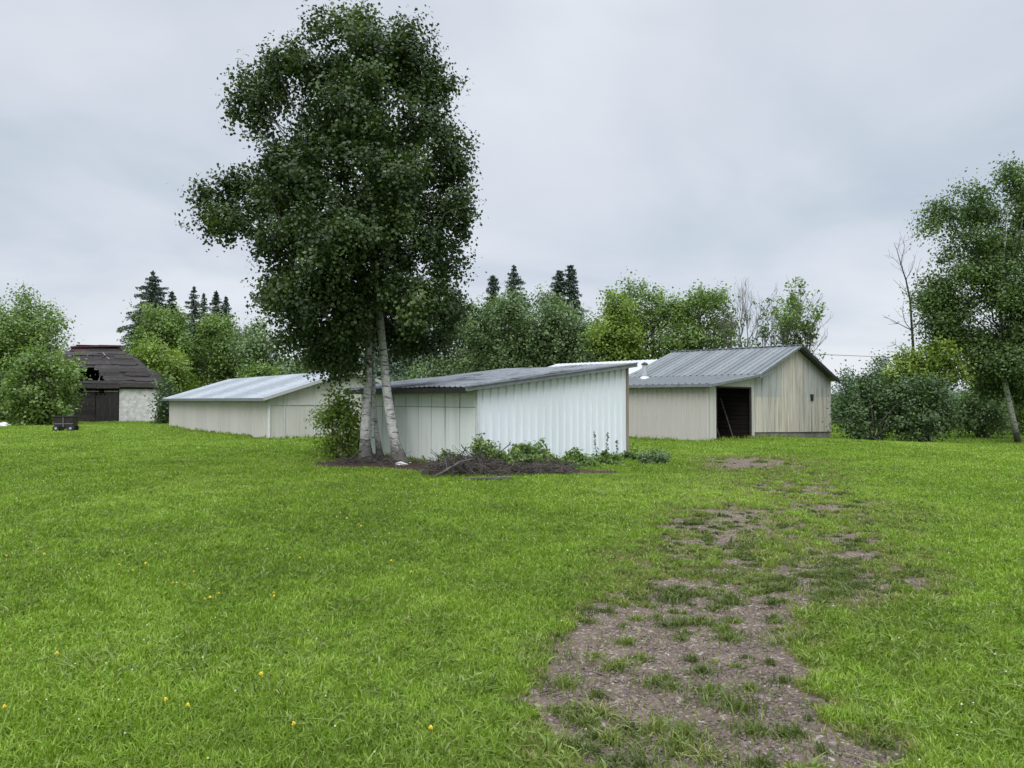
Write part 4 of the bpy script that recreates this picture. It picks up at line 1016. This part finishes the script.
# -- bare and half bare trees
def branchy(mb, p, d, L, r, depth, g, tips, spread=.5, up=.15, nseg=4, minr=.008):
    pts = [np.array(p)]; d = d / np.linalg.norm(d)
    for i in range(nseg):
        d = d + g.normal(0, .10, 3) + np.array((0, 0, up * .25)); d /= np.linalg.norm(d); pts.append(pts[-1] + d * L / nseg)
    mb.tube(pts, list(np.linspace(r, r * .6, nseg + 1)), 5 if depth < 3 else 7, cap=False)
    tips.append(pts[-1])
    if depth == 0: return
    for k in range(int(g.integers(2, 4)) + (1 if depth > 1 else 0)):
        j = int(g.integers(1, nseg + 1)); a = g.normal(0, 1, 3); a[2] = abs(a[2]) * .4
        nd_ = d * (1 - spread) + a / np.linalg.norm(a) * spread
        branchy(mb, pts[j], nd_, L * g.uniform(.55, .8), max(minr, r * .55), depth - 1, g, tips, spread, up)
def bare_tree(name, label, px, pb, ptop, Y, seed, lean=0.0, depth=4, r=.1, mat='bark_grey', leafn=0, leafmat='leaf_mid', spread=.5, zlow=None, group=None, frac=.42, minr=.012, leafset=None):
    g = np.random.default_rng(seed); x0 = (px - 512) / F * Y; z0 = gzf(x0, Y); H = pt(px, ptop, Y)[2] - z0
    root = empty(name, (x0, Y, z0), label, 'tree', group); mb = MB(); tips = []
    branchy(mb, (x0, Y, z0 - .05), np.array((lean, 0, 1.0)), H * frac, r, depth, g, tips, spread, .5, 6, minr)
    mx_ = max(v[2] for v in mb.v) - z0
    k = H / mx_
    mb.v = [(x0 + (v[0] - x0) * k, Y + (v[1] - Y) * k, z0 - .05 + (v[2] - z0) * k) for v in mb.v]
    mb.build('trunk', M[mat], root)
    T = np.array([(x0 + (v[0] - x0) * k, Y + (v[1] - Y) * k, z0 + (v[2] - z0) * k) for v in tips])
    if leafn:
        if leafset: T = T[leafset(T, x0, z0, H)]
        if len(T):
            i = g.integers(0, len(T), leafn // 12); rep = np.repeat(i, 12)
            P = T[rep] + g.normal(0, .22, (len(rep), 3)) * (Y / 60)
            cl_t = np.repeat(g.normal(.42, .18, leafn // 12), 12)
            leaves(P, 3.1 / F * Y, cl_t, 'crown', M[leafmat], root, seed + 3)
    return root
bare_tree('bare_tree', 'thin almost leafless tree above the barn ridge, left of the half leafed one', 752, 400, 266, 58, 501, 0.0, 5, .12, leafn=700, leafset=lambda T, x, z, H: T[:, 2] < z + H * .6, frac=.42, spread=.33, leafmat='leaf_dark', minr=.015)
bare_tree('half_leafed_tree', 'half leafed tree right of the bare tree, bare twigs on its right side', 792, 400, 274, 56, 507, 0.06, 5, .14, leafn=2800, leafset=lambda T, x, z, H: (T[:, 0] < x + 1.3), frac=.38, spread=.48, leafmat='leaf_mid', minr=.015)
tree('shrub', 'low leafy growth behind the barn ridge under the half leafed tree', 745, 820, 336, 405, 57, 'leaf_dark', 511, nlobe=10, dens=.35, cat='shrub', shrub=True)
YD = 36.0; gd = np.random.default_rng(521)
dt = empty('dead_tree', (pt(913, 440, YD)[0], YD, gzf(pt(913, 440, YD)[0], YD)), 'dead leafless tree standing above the dark shrubs at the right', 'tree')
mb = MB()
mp = [(915, 440), (914, 400), (914, 360), (912, 330), (910, 300), (906, 280), (901, 265), (897, 250), (894, 243)]
Qd = [pt(a, b2, YD + .1 * math.sin(i)) for i, (a, b2) in enumerate(mp)]
mb.tube(Qd, [.085, .075, .065, .055, .045, .033, .023, .014, .007], 7)
for (i, dx, dy, r0) in [(2, -22, -18, .03), (2, 16, -22, .03), (3, -24, -14, .025), (3, 14, -30, .03), (3, -10, -30, .02), (4, 10, -34, .025), (4, -14, -22, .02), (4, 14, -14, .018), (5, 10, -26, .018), (5, -10, -16, .014), (6, 3, -28, .014), (6, -9, -12, .012), (6, 12, -18, .012), (7, 6, -14, .01), (1, -20, -26, .03)]:
    a = Qd[i]; b2 = a + np.array((dx, gd.normal(0, 8), -dy)) / F * YD
    pp = limb(mb, a, b2, r0, .006, gd, 6, 5, sag=.10)
    for q_ in range(4):
        c_ = pp[int(gd.integers(2, 6))]; limb(mb, c_, c_ + np.array((dx * .35 + gd.normal(0, 4), gd.normal(0, 5), abs(dy) * .35 + gd.normal(0, 3))) / F * YD, r0 * .4, .004, gd, 3, 4, sag=.05)
mb.build('trunk', M['bark_dark'], dt)
# -- right-hand group
YR = 33.5
root = tree('poplar_tree', 'tall green poplar with a leaning pale trunk at the right edge', 905, 1120, 160, 425, YR, 'leaf_poplar', 531, base_px=1019, bark='poplar_bark', dens=.9, leafpx=2.9, shell=1.9, limbs=22, tw=.48, limb_bark='bark_grey', flo=.42, lobe_k=.84,
     trunk_pts=[pt(1018, 442, YR), pt(1003, 375, YR), pt(1000, 300, YR), pt(1008, 210, YR)], trunk_r=.115,
     lobes=[(1015, 180, 18, 22, 0), (1040, 200, 30, 36, .5), (975, 195, 18, 10, -.3), (958, 188, 8, 8, 0), (945, 212, 20, 14, .3), (928, 228, 9, 8, 0), (985, 215, 26, 18, .6), (965, 240, 26, 14, -.4), (1010, 245, 34, 28, .8), (1045, 270, 34, 36, 0),
            (940, 285, 24, 16, .2), (970, 278, 28, 20, -.5), (925, 300, 18, 10, 0), (955, 310, 32, 20, .4), (1000, 300, 34, 28, -.6), (940, 330, 20, 14, 0), (975, 335, 34, 22, .7), (1020, 335, 34, 30, .2), (1060, 330, 40, 40, 0), (995, 365, 34, 20, -.6), (1040, 372, 30, 26, .3), (1018, 300, 20, 30, -1.2), (1012, 385, 26, 16, .9), (1045, 395, 26, 18, 0), (1000, 268, 30, 22, 0), (948, 255, 14, 10, 0)])
tree('shrub', 'wide dark green shrub right of the barn, left part of the thicket', 836, 905, 368, 443, 32.4, 'leaf_shrub', 541, nlobe=14, shrub=True, cat='shrub', leafpx=3.2,
     lobes=[(858, 405, 22, 24, 0), (880, 390, 24, 24, .3), (850, 424, 16, 16, -.3), (878, 420, 28, 20, .4), (895, 405, 22, 28, 0), (866, 382, 12, 12, 0), (843, 410, 10, 12, 0), (899, 425, 20, 16, -.3)])
tree('shrub', 'dense dark shrub below the dead tree, right part of the thicket', 895, 957, 378, 443, 32.1, 'leaf_shrub', 545, nlobe=14, shrub=True, cat='shrub', leafpx=3.2,
     lobes=[(915, 395, 20, 22, 0), (935, 405, 22, 26, .3), (910, 422, 22, 18, -.3), (940, 425, 18, 16, .4), (925, 385, 18, 16, 0), (948, 412, 10, 20, 0)])
tree('young_tree', 'young yellow green tree rising out of the dark thicket below the dead tree', 885, 965, 342, 420, 33.2, 'leaf_bright', 551, base_px=927, nlobe=14, leafpx=3.2, dens=.75,
     lobes=[(905, 358, 18, 10, 0), (898, 372, 12, 14, 0), (925, 362, 20, 16, .3), (945, 350, 22, 18, 0), (940, 375, 24, 18, .4), (915, 380, 20, 18, 0), (958, 368, 14, 20, 0)])
tree('shrub', 'pale rounded shrub between the dark thicket and the leaning poplar trunk', 953, 1006, 386, 440, 38.5, 'leaf_sage', 555, nlobe=12, shrub=True, cat='shrub', leafpx=2.8,
     lobes=[(978, 405, 22, 16, 0), (965, 415, 16, 16, .2), (992, 416, 16, 16, 0), (980, 425, 22, 12, -.2)])
tree('shrub', 'green shrub at the right edge behind the leaning poplar trunk', 1000, 1060, 385, 440, 41, 'leaf_mid', 561, nlobe=12, shrub=True, cat='shrub', leafpx=2.8)
tree('broadleaf_tree', 'mid green tree behind the leaning poplar trunk at the right edge', 955, 1090, 318, 435, 47, 'leaf_mid', 563, nlobe=18, base_px=1030)
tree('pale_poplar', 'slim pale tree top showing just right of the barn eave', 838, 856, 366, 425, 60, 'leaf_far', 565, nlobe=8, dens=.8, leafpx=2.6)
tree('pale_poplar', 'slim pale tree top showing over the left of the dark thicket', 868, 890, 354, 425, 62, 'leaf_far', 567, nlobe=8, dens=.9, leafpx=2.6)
tree('shrub', 'distant light shrub in the gap between barn and dark thicket', 826, 856, 398, 434, 62, 'leaf_sage', 571, nlobe=8, shrub=True, cat='shrub', leafpx=2.8)
tree('shrub', 'dark shrub filling the gap between old barn and long beige shed', 156, 176, 380, 427, 50, 'leaf_shrub', 575, nlobe=9, shrub=True, cat='shrub', leafpx=3)
tree('shrub', 'shadowy shrub at the far left edge beside the young tree', -30, 14, 365, 425, 50, 'leaf_shrub', 577, nlobe=9, shrub=True, cat='shrub', leafpx=3)
# -- bushes near the white shed
tree('shrub', 'leafy bush growing left of the poplar trunks', 306, 362, 384, 462, 20.3, 'leaf_bright', 581, shrub=True, cat='shrub', leafpx=3.6, dens=.62, trunk_r=.04, tw=.26, base_px=345,
     lobes=[(345, 405, 20, 16, 0), (333, 420, 20, 14, .2), (352, 428, 14, 22, 0), (322, 417, 12, 7, -.1), (340, 440, 20, 14, 0), (325, 448, 14, 9, 0), (350, 448, 14, 12, .1), (340, 395, 9, 9, 0)])
gg = np.random.default_rng(9)
WE = [(485, 452, 17, 19, 17.0), (448, 461, 15, 13, 17.0), (522, 456, 18, 19, 17.05), (541, 453, 14, 17, 17.4), (503, 461, 15, 12, 16.9), (562, 464, 16, 12, 17.7), (585, 463, 16, 12, 18.2), (607, 459, 15, 13, 18.8), (632, 456, 15, 12, 19.9), (574, 458, 11, 13, 18.3)]
wl = ['round leafy weed clump left of the shed corner', 'small leafy weed in the brush pile by the poplar', 'largest leafy weed clump before the white metal wall', 'bright upright weed beside the largest clump', 'low weed clump at the shed corner', 'flat weed clump under the middle of the white wall', 'weed clump right of the flat one on the white wall', 'weed clump before the right third of the white wall', 'weed clump at the brown corner post of the shed', 'small dark weed clump against the white wall']
for i, (a, c, rx, ry, Y) in enumerate(WE):
    tree('weed_clump', wl[i], a - rx, a + rx, c - ry, c + ry, Y, 'leaf_mid', 600 + i, shrub=True, cat='weeds', leafpx=3.6, dens=1.3, trunk_r=.015, tw=.09, group='weeds along the white shed', limbs=5,
         lobes=[(a, c, rx * .8, ry * .8, 0), (a - rx * .4, c + ry * .3, rx * .6, ry * .6, .1), (a + rx * .5, c + ry * .2, rx * .55, ry * .6, -.1), (a, c + ry * .6, rx, ry * .4, 0)])
tree('weed_clump', 'pale sage coloured weed clump standing alone right of the shed', 640, 670, 447, 466, 18.9, 'leaf_sage', 620, shrub=True, cat='weeds', leafpx=2.0, dens=1.2, trunk_r=.012, tw=.09, limbs=5,
     lobes=[(653, 457, 12, 8, 0), (662, 457, 8, 7, .1), (645, 459, 8, 6, 0)])
# tall single stems
def stalk(label, px, ptop, pb, Y, seed, mat='leaf_shrub', n=46):
    g = np.random.default_rng(seed); x0 = (px - 512) / F * Y; z0 = gzf(x0, Y); H = pt(px, ptop, Y)[2] - z0
    root = empty('weed_stalk', (x0, Y, z0), label, 'weed', 'tall weed stalks by the shed'); mb = MB()
    lx = g.normal(0, .08); mb.tube([(x0, Y, z0 - .02), (x0 + lx * .4, Y, z0 + H * .5), (x0 + lx, Y, z0 + H)], [.008, .006, .003], 5); mb.build('stem', M['twig'], root)
    t = g.uniform(.25, 1, n); a = g.uniform(0, 6.28, n); rr2 = g.uniform(.02, .10, n) * (1.15 - t)
    leaves(np.stack([x0 + lx * t + np.cos(a) * rr2, Y + np.sin(a) * rr2, z0 + H * t], 1), .06, g.normal(.45, .2, n), 'foliage', M[mat], root, seed)
stalk('tall leafy stalk just right of the shed corner before the metal wall', 487, 440, 460, 16.9, 701)
stalk('tall dark stalk, left of the pair near the right end of the white wall', 597, 431, 460, 18.6, 702)
stalk('tall dark stalk, right of the pair near the right end of the white wall', 606, 432, 460, 18.8, 703)
stalk('short thin stalk beside the brown corner post', 617, 440, 460, 19.2, 704, n=30)
stalk('tall leafy stalk at the upper left of the largest clump', 513, 443, 460, 17.0, 705)

# brush pile: dead branches
def brush(name, label, px0, px1, py, Y0, h, n, seed, cat='brush pile'):
    g = np.random.default_rng(seed); xa = (px0 - 512) / F * Y0; xb = (px1 - 512) / F * Y0
    mb = MB()
    for i in range(n):
        x = g.uniform(xa, xb); u = (x - xa) / (xb - xa) * 2 - 1; y = Y0 + g.normal(0, .35) + .12 * (x - xa); hh = h * (1 - u * u * .6) * g.uniform(0, 1)
        a = g.uniform(0, 3.14); L = g.uniform(.15, .8); dz = g.normal(0, .45)
        p = np.array((x, y, gzf(x, y) + .03 + hh)); d = np.array((math.cos(a), math.sin(a) * .6, dz)) * L
        p0 = p - d / 2; p1 = p + d / 2; p0[2] = max(p0[2], gzf(x, y) + .01); p1[2] = max(p1[2], gzf(x, y) + .01)
        r = g.uniform(.004, .013); mb.tube([p0, (p0 + p1) / 2 + g.normal(0, .05, 3), p1], [r, r * .8, r * .35], 4)
    c = ((xa + xb) / 2, Y0, gzf((xa + xb) / 2, Y0))
    tag(mb.build(name, M['twig'], None, origin=c), label, cat)
brush('brush_pile', 'heap of dead dark twigs piled between the poplar and the shed corner', 428, 506, 475, 16.2, .34, 620, 801)
brush('brush_pile', 'low dark strip of dead twigs under the white metal wall', 498, 572, 478, 16.3, .17, 380, 812)
brush('brush_pile', 'thin scatter of dead twigs at the foot of the bush by the poplar', 340, 400, 465, 18.6, .12, 140, 803)
# individual fallen branch, planks and stone
x0, y0 = gpt(452, 478); mb = MB(); mb.tube([(x0 - .35, y0 - .1, .03), (x0 - .1, y0, .17), (x0 + .15, y0 + .1, .32), (x0 + .42, y0 + .15, .38)], [.028, .025, .02, .01], 7)
mb.tube([(x0 - .1, y0, .17), (x0 - .15, y0 + .1, .4)], [.015, .006], 5)
tag(mb.build('branch', M['bark_grey'], None, origin=(x0, y0, 0)), 'pale curved fallen branch lying over the front of the twig heap', 'branch')
x0, y0 = gpt(484, 481); mb = MB(); mb.tint = .4; mb.beam((x0 - .4, y0 - .0, .05), (x0 + .55, y0 + .12, .06), .08, .03)
tag(mb.build('plank', M['grey_wood'], None, origin=(x0, y0, 0)), 'long grey plank lying on the lawn edge before the twig heap', 'plank')
def rock(name, label, px, py, s, seed, mat='stone', cat='stone', group=None, flat=.6):
    g = np.random.default_rng(seed); x0, y0 = gpt(px, py); V = []; Fc = []; nu, nv = 9, 6
    V.append((0, 0, flat)); 
    for j in range(1, nv):
        ph = math.pi * j / nv
        for i in range(nu):
            a = 2 * math.pi * i / nu; k = 1 + g.normal(0, .13); V.append((math.cos(a) * math.sin(ph) * k, math.sin(a) * math.sin(ph) * k * .8, math.cos(ph) * flat * k))
    V.append((0, 0, -flat)); 
    for i in range(nu): Fc.append((0, 1 + i, 1 + (i + 1) % nu)); Fc.append((len(V) - 1, 1 + (nv - 2) * nu + (i + 1) % nu, 1 + (nv - 2) * nu + i))
    for j in range(nv - 2):
        for i in range(nu): a = 1 + j * nu; Fc.append((a + i, a + nu + i, a + nu + (i + 1) % nu, a + (i + 1) % nu))
    z0 = gzf(x0, y0) + .3 * s * flat
    mb = MB(); mb.add([(x0 + v[0] * s, y0 + v[1] * s, z0 + v[2] * s) for v in V], Fc)
    tag(mb.build(name, M[mat], None, origin=(x0, y0, z0)), label, cat, group)
rock('stone', 'whitish broken stone at the foot of the right poplar trunk', 402, 466, .15, 901)
rock('stone', 'small pale stone right beside the whitish one by the poplar', 410, 464, .07, 902)
rock('boulder', 'pale boulder on the lawn at the far left edge', 3, 427, .26, 903, cat='boulder', flat=.9)
rock('boulder', 'smaller pale boulder right of the one at the far left edge', 9, 426, .16, 904, cat='boulder')

# black steel cart in front of the old barn
x0, y0 = gpt(66, 431.3); z0 = gzf(x0, y0); rzc = R(12)
ct = empty('fire_cart', (x0, y0, z0), 'small black steel fire box cart on the lawn before the old barn', 'cart')
def cp(a, b2, c):
    a *= .8; c *= 1.1; return (x0 + a * math.cos(rzc) - b2 * math.sin(rzc), y0 + a * math.sin(rzc) + b2 * math.cos(rzc), z0 + c)
mb = MB()
for (a0_, a1_, b0_, b1_) in ((-.52, .52, -.36, -.33), (-.52, .52, .33, .36), (-.52, -.49, -.33, .33), (.49, .52, -.33, .33)):
    mb.hexa([cp(a0_, b0_, .22), cp(a1_, b0_, .22), cp(a1_, b1_, .22), cp(a0_, b1_, .22)], [cp(a0_ * 1.1, b0_ * 1.1, .68), cp(a1_ * 1.1, b0_ * 1.1, .68), cp(a1_ * 1.1, b1_ * 1.1, .68), cp(a0_ * 1.1, b1_ * 1.1, .68)])
mb.hexa([cp(-.5, -.34, .20), cp(.5, -.34, .20), cp(.5, .34, .20), cp(-.5, .34, .20)], [cp(-.5, -.34, .225), cp(.5, -.34, .225), cp(.5, .34, .225), cp(-.5, .34, .225)])
bd = mb.build('fire_box', M['steel_black'], ct)
mb = MB(); 
for sb in (-.41, .41): mb.beam(cp(-.64, sb, .70), cp(.64, sb, .70), .07, .03)
for sa_ in (-.6, .6): mb.beam(cp(sa_, -.37, .70), cp(sa_, .37, .70), .07, .028)
mb.build('rim', M['steel_black'], bd)
mb = MB(); mb.beam(cp(-.55, -.37, .36), cp(.55, -.37, .36), .03, .03); mb.beam(cp(0, -.385, .22), cp(0, -.41, .66), .03, .03); mb.build('rib', M['trim_grey'], bd)
mb = MB()
for sb in (-.28, .28): mb.beam(cp(-.62, sb, .15), cp(.62, sb, .15), .06, .06)
mb.build('chassis', M['steel_black'], ct)
for sa_ in (-.42, .42):
    for sb in (-.36, .36):
        mb = MB(); A = np.array(cp(sa_, sb - .05, .15)); B = np.array(cp(sa_, sb + .05, .15)); mb.tube([A, B], [.15, .15], 18); wh = mb.build('wheel', M['rubber'], ct)
        mb = MB(); mb.tube([A + (A - B) * .06, A + (B - A) * .1], [.06, .06], 12); mb.build('hub', M['galv'], wh)
# pale grey sheet leaning on the barn behind the cart
x1, y1 = -31.0, 50.6; mb = MB()
c = pt(65, 411, y1); mb.hexa([(c[0] - .33, y1, 0), (c[0] + .33, y1, 0), (c[0] + .33, y1 + .04, 0), (c[0] - .33, y1 + .04, 0)], [(c[0] - .25, y1 + .35, 1.25), (c[0] + .33, y1 + .35, 1.3), (c[0] + .33, y1 + .39, 1.3), (c[0] - .25, y1 + .39, 1.25)])
tag(mb.build('metal_sheet', M['trim_grey'], None, origin=(c[0], y1, 0)), 'pale grey sheet propped up by the old barn behind the black cart', 'sheet')

# power line from the barn to the right
mb = MB(); a = np.array(bp(WM / 2 + 1.0, 3, 3.7)); b2 = pt(1100, 352, 80); P_ = []
a = pt(812, 354, 62); 
for i in range(25):
    t = i / 24; p = a * (1 - t) + b2 * t; p[2] -= 0.5 * math.sin(math.pi * t) ; P_.append(p)
mb.tube(P_, [.022] * 25, 5); tag(mb.build('power_line', M['cable'], None, origin=tuple(a)), 'thin overhead cable running right from behind the barn roof', 'power line')

# dandelions: yellow flowers, one object each; clover heads as stuff
g = np.random.default_rng(77)
def flower(x, y, s, hh):
    z0 = gzf(x, y); r_ = bpy.data.objects.new('dandelion', None); r_.empty_display_size = .05; r_.location = (x, y, z0); col.objects.link(r_)
    tag(r_, 'small yellow flower open in the lawn grass', 'flower', 'yellow flowers in the lawn')
    return r_
mb = MB(); mb.tube([(0, 0, 0), (.006, .002, .04), (.01, 0, .085)], [.0025, .002, .002], 5); st0 = None
fl_px = [(56, 664), (11, 721), (297, 741), (430, 743), (209, 601), (246, 600), (173, 588), (185, 590), (273, 598), (275, 601), (197, 576), (4, 562), (45, 559), (262, 683), (170, 713), (188, 720), (297, 562), (390, 563), (345, 521), (361, 528), (410, 575), (150, 566), (120, 570), (132, 576), (218, 598), (205, 604)]
first = None
for i, (a, b2) in enumerate(fl_px):
    X, Y = gpt(a, b2 + 6); rt = flower(X, Y, 1, 1)
    sc_ = 0.55 + .045 * Y * (0.7 if i > 8 else .9)
    if first is None:
        s_ = mb.build('stem', M['weed'], rt, None); s_.data.transform(__import__('mathutils').Matrix.Translation(rt.location))
        hd = MB()
        for kx_ in range(3):
            npt = 14
            for j in range(npt):
                an_ = 2 * math.pi * (j + .5 * kx_) / npt; r1_ = .017 - .004 * kx_; z_ = .086 + .003 * kx_
                ca_, sa_ = math.cos(an_), math.sin(an_)
                hd.add([(.01, 0, z_), (.01 + r1_ * .6 * ca_ - .003 * sa_, r1_ * .6 * sa_ + .003 * ca_, z_ + .003), (.01 + r1_ * ca_, r1_ * sa_, z_ + .002 + .002 * kx_), (.01 + r1_ * .6 * ca_ + .003 * sa_, r1_ * .6 * sa_ - .003 * ca_, z_ + .003)], [(0, 1, 2, 3)])
        h_ = hd.build('flower_head', M['petal'], rt); h_.data.transform(__import__('mathutils').Matrix.Translation(rt.location))
        first = (s_, h_)
    else:
        for c_ in first:
            d_ = c_.copy(); col.objects.link(d_); d_.parent = rt
    rt.scale = (sc_, sc_, 1.0 + .02 * Y); rt.rotation_euler = (g.normal(0, .15), g.normal(0, .15), g.uniform(0, 6.28))
nc = 420; X, Y, r_, g2 = scatter(nc, 3.2, 28, 1.5, 88, 34); ok = (worn(X, Y) < .2) & (fbm(X * .6, Y * .6, 91, 3) > .5); 
for P_ in FOOT: ok &= ~poly_in(X, Y, P_)
ok &= mulch(X, Y) < .2
X, Y = X[ok], Y[ok]; ns = len(X); s = .004 + .00045 * Y
VV = base[None] * s[:, None, None] + np.stack([X, Y, gz(X, Y) + .075], 1)[:, None, :]
fl = (np.arange(ns) * 6)[:, None, None] + tri[None]
tag(raw_mesh('clover_flowers', VV.reshape(-1, 3), fl.ravel(), np.full(ns * 8, 3), M['clover']), 'tiny whitish clover heads scattered through the lawn', 'clover', kind='stuff')
